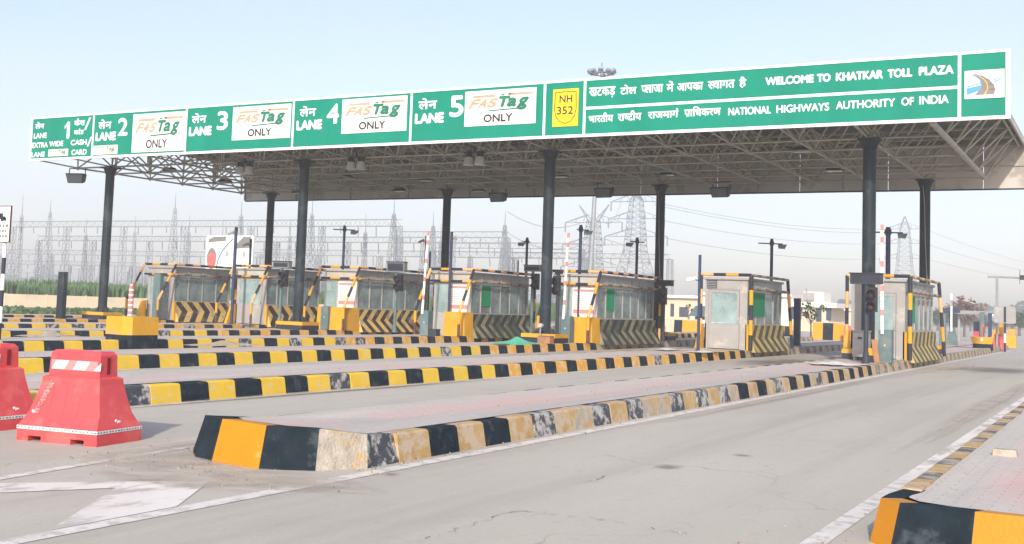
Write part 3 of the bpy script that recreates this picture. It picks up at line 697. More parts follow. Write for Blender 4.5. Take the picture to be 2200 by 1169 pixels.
# ---- flood lights and lamps under the canopy
def flood(loc, rz, label):
    root = thing('flood_light', loc, label, 'floodlight', 'floodlights hung under the canopy', rz)
    b = MB(); b.hexa([(-.30, -.12, -.34), (.30, -.12, -.34), (.26, .16, -.26), (-.26, .16, -.26)], [(-.36, -.22, .02), (.36, -.22, .02), (.30, .16, .02), (-.30, .16, .02)], 'dark'); b.build('housing', root)
    g = MB(); g.quad([(-.27, -.150, -.32), (.27, -.150, -.32), (.32, -.226, -.02), (-.32, -.226, -.02)], 'greybox'); g.build('lens', root)
    k = MB(); k.cyl((-.32, 0, -.1), (-.32, 0, .22), .018, 'dark', n=6); k.cyl((.32, 0, -.1), (.32, 0, .22), .018, 'dark', n=6); k.cyl((-.32, 0, .22), (.32, 0, .22), .018, 'dark', n=6); k.build('bracket', root)
    return root
f0 = flood((-32.7, 0, 6.36), R(20), 'dark floodlight hanging from the left tip of the truss')
f0.scale = (1.15, 1.15, 1.15)
for x, z, lb in ((-17.97, 6.30, 'dark floodlight hanging at the rear edge left of the second front column'), (-12.85, 6.42, 'dark floodlight hanging at the rear edge right of the second front column'), (-7.78, 6.36, 'dark floodlight hanging at the rear edge right of the second rear column')):
    copy_tree(f0, (x, 11.0, z+.1), R(-5), lb)
def twin(loc, label):
    root = thing('twin_lamp', loc, label, 'lamp', 'pairs of pale lamps under the canopy')
    k = MB(); k.cyl((-.4, 0, .22), (.4, 0, .22), .03, 'dark', n=6); k.cyl((0, 0, .22), (0, 0, .4), .03, 'dark', n=6); k.build('bracket', root)
    for sx in (-.22, .22):
        h = MB(); h.cyl((sx, 0, .26), (sx, 0, .05), .09, 'dark', r1=.14, n=12); h.build('lamp_housing', root, smooth=True)
        g = MB(); g.cyl((sx, 0, .05), (sx, -.02, -.22), .15, 'lampw', r1=.19, n=14); g.build('lamp_shade', root, smooth=True)
    return root
t0 = twin((-23.3, -.1, 6.36), 'pair of pale round lamps under the left of the canopy, right of the bare truss')
copy_tree(t0, (-18.05, -.1, 6.40), None, 'pair of pale round lamps under the canopy below the lane 4 board')
copy_tree(t0, (-13.08, -.1, 6.42), None, 'pair of pale round lamps under the canopy below the lane 5 board')
def bay(loc, label):
    root = thing('bay_light', loc, label, 'lamp', 'flat lamps inside the canopy frame')
    b = MB(); b.hexa([(-.30, -.2, 0), (.30, -.2, 0), (.30, .2, 0), (-.30, .2, 0)], [(-.18, -.1, .16), (.18, -.1, .16), (.18, .1, .16), (-.18, .1, .16)], 'dark'); b.build('housing', root)
    g = MB(); g.box(-.27, .27, -.17, .17, -.02, -.001, 'lampw'); g.build('lens', root); return root
bays = [(1455, 329, 5), (1722, 326, 3.2), (1793, 367, 7.5), (1434, 376, 8.6), (1205, 380, 7.5), (1028, 411, 11.2), (858, 411, 9.6), (915, 388, 7.5), (366, 368, 2.2), (484, 391, 6.4), (745, 384, 6.4), (640, 415, 10.2)]
bl = ['under the middle of the welcome board', 'just left of the nearest front column', 'low near the back fascia left of the nearest front column', 'beside the second rear column', 'right of the second front column', 'near the third rear column', 'left of the third rear column', 'between the two middle front columns', 'in the bare truss at the far left', 'in the bare truss beside the roof edge', 'under the lane 4 board', 'between the leftmost rear column and the third front column']
bp = None
for (x, y, Y), s_ in zip(bays, bl):
    p = ony(x, y, Y); lb = 'flat dark lamp '+s_
    bp = bay(tuple(p), lb) if bp is None else (copy_tree(bp, tuple(p), None, lb) and bp)

# ================================================================= BOOTHS
def chevron(mb, prof, y0, y1, period, d, my, mk, flip):
    """prof: list of (x,z) from top to bottom (3 points); stripes meet at the middle point"""
    (xt, zt), (xm, zm), (xb, zb) = prof
    sgn = 1 if flip else -1     # the middle point leads towards sgn*y
    k = int((y0-d*2)/period)-2
    while k*period < y1+2*d:
        for h, m in ((0, my), (.5, mk)):
            a = (k+h)*period; b = a+period*.5
            for (x1_, z1_, s1), (x2_, z2_, s2) in (((xt, zt, 0), (xm, zm, sgn*d)), ((xm, zm, sgn*d), (xb, zb, 0))):
                poly = [(a+s1, 0.), (b+s1, 0.), (b+s2, 1.), (a+s2, 1.)]
                for lim, gt in ((y0, True), (y1, False)):
                    out = []
                    for i, p in enumerate(poly):
                        q = poly[(i+1) % len(poly)]; ip = (p[0] >= lim) == gt or p[0] == lim; iq = (q[0] >= lim) == gt or q[0] == lim
                        if ip: out.append(p)
                        if ip != iq: t = (lim-p[0])/(q[0]-p[0]); out.append((lim, p[1]+t*(q[1]-p[1])))
                    poly = out
                    if len(poly) < 3: break
                if len(poly) >= 3:
                    mb.quad([(x1_+(x2_-x1_)*t, y, z1_+(z2_-z1_)*t) for y, t in poly], m)
        k += 1
def booth(k, cfg, label):
    X = -P*k; root = thing('toll_booth', (X, 0, 0), label, 'toll booth', 'toll booths standing on the islands')
    y0, y1 = cfg['y0'], cfg['y1']; xl, xr = cfg.get('xl', -.80), .80
    fl = .235; zb = 1.06; zh = 2.18; zr = 2.52
    # lower walls and floor
    w_ = MB(); w_.box(xl+.04, xr-.04, y0+.04, y1-.04, fl, fl+.06, 'blank'); w_.build('floor', root)
    w_ = MB(); w_.box(xl, xl+.05, y0, y1, fl, zb, 'alu'); w_.box(xl+.051, xr-.051, y1-.05, y1, fl, zb, 'alu'); w_.box(xr-.05, xr, y0, y1, fl, zb, 'alu'); w_.build('lower_wall', root)
    # roof, header band
    r_ = MB(); r_.box(xl-.06, xr+.06, y0-.08, y1+.06, zr, zr+.07, 'aluw'); r_.build('roof', root)
    h_ = MB(); h_.box(xr-.04, xr+.004, y0+.04, y1, zh, zr-.001, 'alu'); h_.box(xl, xl+.04, y0+.04, y1, zh, zr-.001, 'alu'); h_.box(xl+.041, xr-.041, y1-.04, y1, zh, zr-.001, 'alu')
    h_.box(xl, xr, y0, y0+.039, zh, zr-.001, cfg.get('hdr', 'cream_hdr')); h_.build('header', root)
    # frame posts and mullions
    f_ = MB(); n = cfg['n']; st = (y1-y0)/n
    for i in range(n+1):
        yy = y0+st*i; yy = min(max(yy, y0+.03), y1-.03)
        for x in (xr-.03, xl+.03): f_.box(x-.028, x+.033 if x > 0 else x+.028, yy-.028, yy+.028, zb+.001, zh-.001, 'aluw')
        if 0 < i < n: f_.box(xr+.005, xr+.03, yy-.02, yy+.02, zh, zr-.002, 'aluw')
    f_.box(xr-.06, xr+.02, y0+.06, y1-.06, zb-.03, zb+.03, 'aluw'); f_.box(xr-.055, xr+.012, y0+.06, y1-.06, zh-.04, zh-.001, 'aluw')
    f_.build('window_frame', root)
    # panes, one part each
    for i in range(n):
        a, b = y0+st*i+.035, y0+st*(i+1)-.035
        g = MB(); g.box(xr-.035, xr-.027, a, b, zb+.035, zh-.045, 'glass'); g.build('window_pane', root)
        g = MB(); g.box(xl+.027, xl+.035, a, b, zb+.035, zh-.045, 'glass'); g.build('window_pane', root)
    g = MB(); g.box(xl+.06, xr-.06, y1-.035, y1-.027, zb, zh-.01, 'glass'); g.build('window_pane', root)
    if 'cur' in cfg:
        i, wd = cfg['cur']; a, b = y0+st*i+.04, y0+st*(i+wd)-.04; c = MB(); nn = 16
        for j in range(nn):
            u0, u1 = a+(b-a)*j/nn, a+(b-a)*(j+1)/nn; o0, o1 = (.012 if j % 2 else 0), (0 if j % 2 else .012)
            c.quad([(xr+.003+o0, u0, zb+.28), (xr+.003+o1, u1, zb+.28), (xr+.003+o1, u1, zh-.05), (xr+.003+o0, u0, zh-.05)], 'curtain')
        c.build('curtain', root)
    d_ = MB(); d_.box(xr-.55, xr-.08, y0+.9, y1-.9, .95, 1.0, 'blank'); d_.box(xr-.50, xr-.15, y0+1.4, y0+1.9, 1.0, 1.38, 'dark'); d_.box(xl+.15, xl+.6, y0+1.6, y0+2.0, .3, 1.25, 'dark')
    d_.build('desk', root)
    # front: door or glass + poster
    if cfg['front'] == 'door':
        xa, xb = cfg.get('door', (xl+.10, xr-.22))
        f = MB(); f.box(xl, xa, y0, y0+.05, fl, zh, 'aluw'); f.build('front_frame', root); f = MB(); f.box(xb, xr, y0, y0+.05, fl, zh, 'aluw'); f.build('front_frame', root)
        dr = MB(); f0_, f1_ = xa+.012, xb-.012
        dr.box(f0_, f1_, y0-.012, y0+.03, fl+.02, 1.06, 'aluw'); dr.box(f0_, f0_+.07, y0-.012, y0+.03, 1.061, zh-.01, 'aluw'); dr.box(f1_-.07, f1_, y0-.012, y0+.03, 1.061, zh-.01, 'aluw'); dr.box(f0_+.071, f1_-.071, y0-.012, y0+.03, zh-.09, zh-.01, 'aluw')
        dr.box(f0_+.09, f1_-.09, y0-.022, y0-.013, fl+.10, fl+.13, 'alu'); dr.box(f0_+.09, f1_-.09, y0-.022, y0-.013, .93, .96, 'alu')
        dr.box(f0_+.09, f0_+.11, y0-.022, y0-.013, fl+.131, .929, 'alu'); dr.box(f1_-.11, f1_-.09, y0-.022, y0-.013, fl+.131, .929, 'alu')
        do = dr.build('door', root)
        g = MB(); g.box(f0_+.072, f1_-.072, y0+.005, y0+.012, 1.065, zh-.092, 'glass'); g.build('door_pane', do)
        hd = MB(); hd.box(f1_-.05, f1_-.02, y0-.06, y0-.013, 1.08, 1.20, 'steel'); hd.build('handle', do)
        if cfg.get('vent'):
            v = MB(); v.box(xl+.06, xl+.40, y0-.02, y0-.001, zh+.03, zr-.03, 'dark')
            for j in range(5): v.box(xl+.07, xl+.39, y0-.03, y0-.021, zh+.045+.055*j, zh+.06+.055*j, 'alu')
            v.build('vent', root); v = MB(); v.box(xl+.46, xr-.2, y0-.012, y0-.001, zh+.04, zr-.04, 'aluw'); v.build('header_panel', root)
    else:
        f = MB(); xm = xl+.62
        f.box(xl+.001, xl+.06, y0+.001, y0+.05, fl, zh-.001, 'alu'); f.box(xm-.03, xm+.03, y0+.001, y0+.05, zb, zh-.001, 'aluw'); f.box(xr-.06, xr-.001, y0+.001, y0+.05, fl, zh-.001, 'aluw'); f.box(xl+.061, xr-.061, y0+.002, y0+.048, fl, zb-.001, 'alu'); f.build('front_frame', root)
        g = MB(); g.box(xl+.062, xm-.032, y0+.02, y0+.027, zb, zh-.002, 'glass'); g.build('window_pane', root)
        pn_ = MB(); pn_.box(xm+.031, xr-.061, y0+.01, y0+.03, zb, zh-.002, 'paper'); pn_.build('front_panel', root)
        po = MB(); pa, pb = xm+.08, xr-.12
        po.box(pa, pb, y0-.004, y0+.009, 1.18, zh-.12, 'paper'); po.box(pa, pb, y0-.008, y0-.005, zh-.2, zh-.12, 'pink'); po.box(pa, pb, y0-.008, y0-.005, 1.22, 1.36, 'pink')
        for j in range(6): po.box(pa+.05, pa+.05+random.uniform(.25, .45), y0-.007, y0-.005, 1.42+.08*j, 1.445+.08*j, 'alu')
        po.build('poster', root)
    # crash wall with chevrons on the lane side
    my, mk_ = cfg['pal']; prof = [(xr+.08, 1.04), (xr+.10, .62), (xr+.30, .16)]
    cw = MB(); a, b = cfg.get('cy', (y0+.05, y1+.1)); chevron(cw, prof, a, b, cfg.get('per', .74), cfg.get('sk', .45), my, mk_, cfg['flip'])
    for yy, rv in ((a, False), (b, True)):
        pts = [(xr+.01, yy, 1.04), (xr+.08, yy, 1.04), (xr+.10, yy, .62), (xr+.30, yy, .16), (xr+.01, yy, .16)]
        cw.quad(pts if rv else pts[::-1], my)
    cw.quad([(xr+.01, a, 1.04), (xr+.08, a, 1.04), (xr+.08, b, 1.04), (xr+.01, b, 1.04)], my)
    cw.build('crash_wall', root)
    if cfg.get('block'):
        bl_ = MB(); ya = cfg['block']; bxl = cfg.get('bxl', xl+.15)
        bl_.hexa([(bxl, ya, .22), (xr+.08, ya, .22), (xr+.12, y0+.04, .20), (bxl, y0-.01, .22)], [(bxl+.04, ya+.05, 1.10), (xr+.02, ya+.05, 1.10), (xr+.09, y0+.04, 1.10), (bxl+.04, y0-.01, 1.10)], 'pyellow')
        bl_.build('crash_block', root)
    else:
        bl_ = MB(); bl_.hexa([(xl-.16, y0-.55, .22), (xl-.02, y0-.55, .22), (xl-.02, y0-.005, .22), (xl-.16, y0-.005, .22)], [(xl-.10, y0-.25, 1.05), (xl-.02, y0-.25, 1.05), (xl-.02, y0-.005, 1.05), (xl-.10, y0-.005, 1.05)], 'pyellow')
        bl_.build('crash_block', root); bl_ = MB(); bl_.box(xr+.002, xr+.11, y0-.06, y0+.049, .17, 1.05, 'pyellow'); bl_.build('crash_block', root)
    # guard frame of striped pipe
    ms = cfg['bars']; gr_ = MB(); r0 = .052; gl, gr2 = xl-.10, xr+.16; zt = 2.68; yf = y0-.12; yb2 = y1+.25
    dl = ['chev_y', 'pblack']
    if cfg['slant']:
        for z, rr in ((zt, r0), (2.24, r0*.85)):
            gr_.bands((gl, yf, z), (gr2, yf, z), rr, .42, ms, start=1); gr_.bands((gr2, yf, z), (gr2, yb2, z), rr, .5, ['peach', 'pblack'] if z > 2.5 else ['k_dust_y', 'k_dust_b'])
        for x, s0 in ((gl, 0), (gr2, 1)):
            zf = 1.10; gr_.bands((x, yf-.02, zt), (x, yf-1.0, zf), r0, .42, ms, start=s0)
            gr_.bands((x, yf-1.0, zf), (x, yf-1.0, .24), r0, .43, ['pyellow', 'brownred'])
        gr_.bands((gr2, yb2, 2.68), (gr2, yb2, .24), r0*.9, .5, ms)
    else:
        gr_.bands((gl, yf, zt), (gr2, yf, zt), r0, .42, ms, start=0)
        for z in (zt, 2.24): gr_.bands((gr2, yf, z), (gr2, yb2, z), r0*.9, .5, ['k_dust_y', 'k_dust_b'] if z < 2.5 or k == 1 else ['k_dust_y', 'peach', 'k_dust_b'])
        gr_.bands((gr2, yf, .24), (gr2, yf, zt), r0*1.3, .45, ['pblack', 'pyellow', 'pblack', 'pyellow', 'pblack'], start=0)
        gr_.bands((gl, yf, .24), (gl, yf, zt), r0, .5, ['pblack', 'peach'])
        gr_.bands((gr2+.18, yb2, .24), (gr2, yb2-.05, zt), r0*1.1, .45, ['pblack', 'pyellow', 'pblack', 'peach'], start=0)
    gr_.build('guard_frame', root, smooth=True)
    return root
YB = ['peach', 'pblack', 'pyellow', 'pblack']
booth(6, dict(y0=3.35, y1=7.0, n=4, front='door', slant=True, pal=('chev_y', 'chev_b'), flip=True, bars=YB, hdr='aluw'), 'leftmost toll booth with right pointing chevrons beside the pink bollard')
booth(5, dict(y0=3.40, y1=7.1, n=5, front='door', slant=True, pal=('chev_y', 'chev_b'), flip=True, bars=YB), 'second toll booth from the left, partly behind the third column')
booth(4, dict(y0=2.70, y1=8.0, n=6, front='glass', slant=True, block=1.65, bxl=-.38, pal=('chev_y', 'chev_b'), flip=False, bars=YB, per=.62), 'long toll booth with bright yellow crash block and brown chevrons, fifth from the right')
booth(3, dict(y0=2.65, y1=7.4, n=6, front='glass', slant=True, block=2.1, bxl=-.05, pal=('dark_y', 'dark_b'), flip=False, bars=YB, cur=(1, 1), per=.62), 'dark chevron toll booth with a green curtain left of the second front column')
booth(2, dict(y0=2.45, y1=8.0, n=7, front='glass', slant=True, block=1.9, bxl=-.25, pal=('dark_y', 'dark_b'), flip=False, bars=YB, cur=(1, 1), per=.70), 'dark chevron toll booth with a green curtain right of the second front column')
booth(1, dict(y0=2.85, y1=7.2, n=4, front='door', slant=False, xl=-.62, door=(-.50, .55), pal=('olive_y', 'olive_b'), flip=False, bars=YB, cur=(0, 2), vent=True, hdr='aluw', per=.78), 'pale toll booth with a glazed door and a black yellow corner post, standing alone')
booth(0, dict(y0=1.25, y1=6.9, n=6, front='door', slant=False, xl=-.72, door=(-.1, .56), pal=('olive_y', 'olive_b'), flip=False, bars=YB, cur=(1, 1), hdr='aluw', per=.8), 'toll booth nearest the open road, behind the raised barrier arm')

# ================================================================= LANE EQUIPMENT
def at_x(px, py, X): return onx(px, py, X)
def cabinet(loc, label, h=.85, w=.34, armh=2.95, tilt=.0, arm=True):
    root = thing('lane_barrier', loc, label, 'barrier arm', 'lane barriers with raised arms')
    b = MB(); b.hexa([(-w/2, -w/2, 0), (w/2, -w/2, 0), (w/2, w/2, 0), (-w/2, w/2, 0)], [(-w/2, -w/2, h), (w/2, -w/2, h), (w/2, w/2, h), (-w/2, w/2, h)], 'ggrey')
    b.hexa([(-w/2, -w/2, h), (w/2, -w/2, h), (w/2, w/2, h), (-w/2, w/2, h)], [(-w*.4, -w*.4, h+.04), (w*.4, -w*.4, h+.04), (w*.4, w*.4, h+.04), (-w*.4, w*.4, h+.04)], 'ggrey')
    b.build('cabinet', root)
    b = MB(); b.cyl((0, -w/2-.01, h*.55), (0, -w/2, h*.55), .03, 'lampw', n=10); b.build('lock_plate', root)
    if arm:
        a = MB(); x0 = -.06; dx = tilt; N = 9
        for i in range(N*2):
            t0_, t1_ = i/(N*2), (i+1)/(N*2); m = 'pink' if i % 4 == 3 or i == N*2-1 else 'white'
            z0_, z1_ = h-.08+armh*t0_, h-.08+armh*t1_
            a.hexa([(x0-.037+dx*t0_, -w/2-.06, z0_), (x0+.037+dx*t0_, -w/2-.06, z0_), (x0+.037+dx*t0_, -w/2-.02, z0_), (x0-.037+dx*t0_, -w/2-.02, z0_)],
                   [(x0-.037+dx*t1_, -w/2-.06, z1_), (x0+.037+dx*t1_, -w/2-.06, z1_), (x0+.037+dx*t1_, -w/2-.02, z1_), (x0-.037+dx*t1_, -w/2-.02, z1_)], m)
        a.build('barrier_arm', root)
    return root
pc = onz(1903, 779, .24); cabinet((pc.x, pc.y, .235), 'white and red raised barrier arm in front of the nearest booth', armh=2.95, tilt=-.03)
cabinet((-P*2+.1, 1.55, .235), 'raised barrier arm on a green grey cabinet just right of the second front column', armh=2.95, tilt=.10)
cabinet((-P*3+.1, .7, .235), 'raised barrier arm in front of the third rear column', armh=2.95, tilt=.12)
cabinet((-P*4+.1, 1.7, .235), 'green grey barrier cabinet without an arm beside the third front column', arm=False)

def tpole(px, ytop, ybot, X, label, r=.055, head='cam', z0=.235, armL=.3, armR=.3, mat_='navy', side=1):
    a = onx(px, ybot, X); b = onx(px, ytop, X)
    root = thing('camera_pole', (X, a.y, z0), label, 'lamp pole', 'dark poles with lamps and cameras on the islands')
    h = b.z-z0
    p = MB(); p.cyl((0, 0, 0), (0, 0, h), r, mat_, n=10); p.cyl((0, 0, 0), (0, 0, .02), r*2.2, mat_, n=10); p.build('pole', root, smooth=True)
    if head in ('lamp', 'cross'):
        c = MB(); c.cyl((-armL, 0, h-.16), (armR, 0, h-.19), .022, 'dark', n=6); c.cyl((0, 0, h-.24), (0, 0, h-.08), r*1.4, 'dark', n=8); c.build('cross_arm', root)
        l_ = MB(); x = side*(armR if side > 0 else armL)
        l_.hexa([(x-.13, -.10, h-.36), (x+.10, -.10, h-.38), (x+.10, .06, h-.30), (x-.13, .06, h-.28)], [(x-.16, -.06, h-.22), (x+.14, -.06, h-.22), (x+.14, .08, h-.2), (x-.16, .08, h-.2)], 'greybox'); l_.build('lamp_head', root)
    elif head == 'cam':
        c = MB(); s_ = side; zc = h-.28
        c.cyl((0, 0, zc), (s_*.18, -.05, zc+.04), .015, 'dark', n=6); c.cyl((s_*.12, .02, zc+.10), (s_*.30, -.16, zc-.02), .05, 'aluw', n=8); c.build('camera_head', root)
    return root
tpole(1906, 487, 775, -.25, 'navy lamp pole with crossarm beside the nearest raised barrier arm', head='lamp', armL=.5, armR=.45, r=.075)
tpole(1241, 482, 740, -10.15, 'lamp pole with crossarm in front of the booth right of the second front column', head='cross', armL=.15, armR=.3)
tpole(731, 483, 705, -20.55, 'lamp pole with crossarm in front of the long brown chevron booth', head='cross', armL=.55, armR=.5)
tpole(497, 487, 700, -25.55, 'dark pole with a small camera in front of the gap right of the leftmost booth', head='cam', side=-1, r=.07)
tpole(962, 497, 735, -15.30, 'slim pole with small camera standing before the third rear column', head='cam', side=1)
tpole(1367, 510, 600, -10.5, 'rear lamp pole showing above the booth right of the second front column', head='cross', side=-1, z0=.2)
tpole(1130, 510, 600, -15.6, 'rear lamp pole showing above the dark chevron booth left of the second front column', head='cross', side=-1, z0=.2, armL=.25, armR=.15)
tpole(912, 506, 620, -19.9, 'rear pole with small camera above the long brown chevron booth', head='cam', side=-1, z0=.2)
tpole(921, 540, 620, -19.7, 'short slim pole above the right end of the long brown chevron booth', head=None, z0=.2, r=.04)
tpole(1657, 513, 600, -4.9, 'rear lamp pole with square lamp above the lone door booth', head='lamp', z0=.2, armL=.5, armR=.4)
tpole(535, 513, 600, -25.9, 'short rear pole with small camera in front of the billboard', head='cam', side=-1, z0=.2)
tpole(1500, 547, 748, -4.95, 'slim dark pole with a white camera left of the lone door booth', head=None, r=.045)
tpole(1112, 560, 600, -15.7, 'thin pole right of the curtained booth roof', head=None, r=.03, z0=.2)
c_ = MB(); p = onx(1500, 603, -4.95); c_.cyl((0, 0, 0), (-.10, -.03, .03), .015, 'dark', n=6); c_.cyl((-.08, .04, .07), (-.34, -.14, .0), .055, 'white', n=10)
o = c_.build('security_camera'); o.location = p; tag(o, 'white security camera on the slim pole left of the lone door booth', 'camera')
p = onx(1015, 0, -15.3)
c_ = MB(); c_.cyl((0, 0, 0), (.1, 0, .05), .015, 'dark', n=6); c_.cyl((.3, .1, .06), (-.05, -.12, .02), .06, 'white', n=10); o = c_.build('security_camera'); o.location = onx(906, 583, -19.4); tag(o, 'white security camera at the right end of the long brown chevron booth', 'camera')

def tsignal(px, ytop, ybot, X, label, bw=.75, bh=.32, z0=.235, sx=.16, heads=True, mat_='ggrey'):
    a = onx(px, ybot, X) if X is not None else onz(px, ybot, z0)
    X = a.x; b = onx(px, ytop, X); h = b.z-z0
    root = thing('lane_signal', (X, a.y, z0), label, 'traffic signal', 'lane signals with a display box on top')
    p = MB(); p.cyl((0, 0, 0), (0, 0, h-bh), .06, mat_, n=10); p.cyl((0, 0, 0), (0, 0, .30), .10, mat_, r1=.07, n=10); p.build('pole', root, smooth=True)
    d = MB(); d.box(-bw/2, bw/2, -.10, .12, h-bh, h, 'dark' if mat_ == 'dark' else 'greybox'); d.box(-bw/2-.02, bw/2+.02, -.14, .14, h, h+.025, 'dark'); d.build('display_box', root)
    d = MB(); d.box(-bw/2+.05, bw/2-.05, -.106, -.101, h-bh+.05, h-.05, 'pblack'); d.build('display_face', root)
    if heads:
        q = MB(); q.box(sx-.11, sx+.11, -.12, .08, h-bh-.72, h-bh-.08, 'pblack'); q.build('signal_head', root)
        for zz in (h-bh-.24, h-bh-.55):
            q = MB(); q.cyl((sx, -.12, zz), (sx, -.30, zz-.02), .10, 'dark', r1=.11, n=12, caps=False); q.cyl((sx, -.121, zz), (sx, -.13, zz), .085, 'brownred', n=12); q.build('lens', root)
    return root
tsignal(1860, 588, 781, None, 'dark lane signal with wide display box in front of the nearest front column', bw=.80, bh=.27, mat_='dark')
tsignal(1141, 570, 722, None, 'grey lane signal with display box just left of the second front column', bw=.72, bh=.24)
tsignal(847, 563, 714, None, 'grey lane signal in front of the middle of the long brown chevron booth', bw=.80, bh=.38)
tsignal(600, 562, 704, None, 'grey lane signal left of the third front column', bw=.78, bh=.25)
tsignal(1424, 603, 735, -9.1, 'lane signal behind the second rear column, only its box end showing', bw=.70, bh=.20, mat_='dark', sx=.0)
tsignal(1196, 585, 735, -12.0+1.6, 'black lane signal peeping out right of the second front column', bw=.2, bh=.05, mat_='dark', sx=-.05)
# vehicle sensor pillars
def pillar(px, yb, yt, X, label, w=.20, m='ggrey', z0=.235, d_=.20):
    a = onx(px, yb, X); b = onx(px, yt, X)
    root = thing('sensor_pillar', (X, a.y, z0), label, 'sensor pillar', 'tall plain sensor pillars beside the lanes'); h = b.z-z0
    q = MB(); q.box(-w, w, -d_/2, d_/2, .04, h, m); q.build('body', root)
    q = MB(); q.box(-w-.01, w+.01, -d_/2-.01, d_/2+.01, h, h+.02, 'dark'); q.build('top_cap', root)
    q = MB(); q.box(-w-.03, w+.03, -d_/2-.03, d_/2+.03, 0, .039, 'dark'); q.build('foot', root)
    return root
pillar(130, 683, 585, -30.7, 'dark sensor pillar left of the leftmost column', w=.17, m='col')
pillar(336, 690, 588, -30.2, 'grey green sensor pillar in front of the leftmost booth', w=.20)
pillar(1712, 742, 642, -4.9, 'navy sensor pillar behind the lone door booth', w=.12, m='navy')
# pink and white bollard
p = onx(279, 685, -30.9); root = thing('striped_bollard', (-30.9, p.y, .235), 'faded pink and white bollard between the leftmost column and leftmost booth', 'bollard')
q = MB(); q.cyl((0, 0, 0), (0, 0, 1.45), .11, 'pink', n=14); q.build('post', root, smooth=True)
q = MB()
for j in range(6): q.cyl((0, 0, .12+.22*j), (0, 0, .2+.22*j), .112, 'white', n=14, caps=False)
q.cyl((0, 0, 1.45), (0, 0, 1.5), .06, 'offwhite', n=10); q.build('bands', root)
# white equipment cabinet beside the nearest column
p = ony(1850, 760, -.85); root = thing('equipment_cabinet', (p.x, -.85, .235), 'small white control cabinet at the foot of the nearest front column', 'cabinet')
q = MB(); q.box(-.20, .22, -.18, .20, .10, .80, 'aluw'); q.build('body', root)
q = MB(); q.box(-.23, .25, -.22, .22, .80, .83, 'aluw'); q.build('lid', root)
q = MB(); q.cyl((0, -.185, .62), (0, -.20, .62), .10, 'steel', n=14); q.box(-.06, .06, -.215, -.201, .59, .65, 'dark'); q.build('gauge', root)
for fx in (-.18, .14):
    for fy in (-.16, .12): q = MB(); q.box(fx, fx+.04, fy, fy+.04, 0, .1, 'steel'); q.build('foot', root)
q = MB()
for rr, zz in ((.13, .03), (.11, .07)):
    pts = [(rr*math.cos(t*.52), rr*math.sin(t*.52)*.8, zz) for t in range(13)]; q.path(pts, .025, 'pblack')
o = q.build('cable_coil'); o.location = (p.x+.12, p.y-.45, .235); tag(o, 'coil of black cable lying under the white control cabinet', 'cable')
# leaning plank and small block
q = MB(); q.hexa([(-.07, -.03, 0), (.07, -.03, 0), (.07, .03, 0), (-.07, .03, 0)], [(-.16, -.01, .62), (-.02, -.01, .62), (-.02, .04, .62), (-.16, .04, .62)], 'rust')
o = q.build('plank'); o.location = (pc.x-.14, pc.y-.45, .235); tag(o, 'rusty orange plank leaning on the nearest barrier cabinet', 'plank')
root = thing('striped_block', (pc.x-.36, pc.y-.3, .235), 'small yellow and black block behind the rusty orange plank', 'block')
q = MB(); q.box(-.14, .12, -.12, .12, .19, .38, 'pyellow'); q.build('upper_block', root); q = MB(); q.box(-.139, .119, -.119, .119, 0, .189, 'pblack'); q.build('lower_block', root)
# dark control boxes in front of some booths
for px_, X, lb, m in ((935, -15.0, 'small dark metal box on the kerb under the raised arm left of the dark chevron booth', 'dark'), (1178, -9.75, 'rusty brown box on the kerb right of the second front column pedestal', 'rust')):
    p = onx(px_, 735, X); root = thing('control_box', (X, p.y-.2, .2), lb, 'box'); q = MB(); q.box(-.22, .22, -.15, .15, 0, .26, m); q.build('body', root); q = MB(); q.box(-.24, .24, -.17, .17, .26, .28, m); q.build('lid', root)
p = onx(1172, 700, -10.2); root = thing('height_sensor', (p.x+.15, -.75, .22), 'white round sensor on a short stand at the foot of the second front column', 'sensor')
q = MB(); q.cyl((0, 0, 0), (0, 0, .5), .025, 'steel', n=8); q.build('stand', root); q = MB(); q.cyl((0, -.02, .58), (0, .1, .58), .07, 'lampw', n=14); q.build('sensor_head', root)

# cloths and litter
def rag(name, cx, cy, cz, sx, sy, h, m, label, n=12, hang=False, cat='sheet'):
    q = MB(); P_ = {}
    for i in range(n+1):
        for j in range(n+1):
            u, v = i/n*2-1, j/n*2-1; e_ = 1+.22*math.sin(3*u+5*v)+.12*math.sin(9*v-4*u)
            z = h*(math.exp(-2*(u*u+v*v))*(.6+.4*math.sin(5*u+2)*math.cos(4*v)))+.012*random.random()+.006
            X, Y = cx+sx*u*e_, cy+sy*v*(1+.15*math.sin(7*u))
            if hang and u > .45: z = -(u-.45)*.5; X = cx+sx*(.47+.05*(u-.45))+.03
            P_[i, j] = (X, Y, cz+z)
    for i in range(n):
        for j in range(n): q.quad([P_[i, j], P_[i+1, j], P_[i+1, j+1], P_[i, j+1]], m)
    o = q.build(name, loc=(cx, cy, cz)); return tag(o, label, cat)
p = onz(1140, 740, .24); rag('green_cloth', -9.65, p.y-.5, .245, .5, .9, .22, 'sheet', 'crumpled green cloth lying over the kerb before the second front column', hang=True, cat='cloth')
p = onz(1800, 784, .24); rag('plastic_sheet', .2, p.y, .245, .5, .75, .07, 'sheetp', 'pale green plastic sheet on the nearest island in front of the white cabinet')
p = onz(1430, 752, .24); rag('plastic_sheet', p.x, p.y, .245, .3, .8, .05, 'sheetp', 'flat pale sheet on the island left of the slim camera pole')
p = onz(1510, 757, .24); rag('plastic_sheet', p.x, p.y, .245, .3, .9, .05, 'sheetp', 'flat pale sheet on the island at the foot of the slim camera pole')
p = onz(105, 722, .24); rag('rubble_heap', p.x, p.y, .22, .35, .8, .14, 'k_bare', 'low heap of rubble on an island behind the red barriers', cat='rubble')
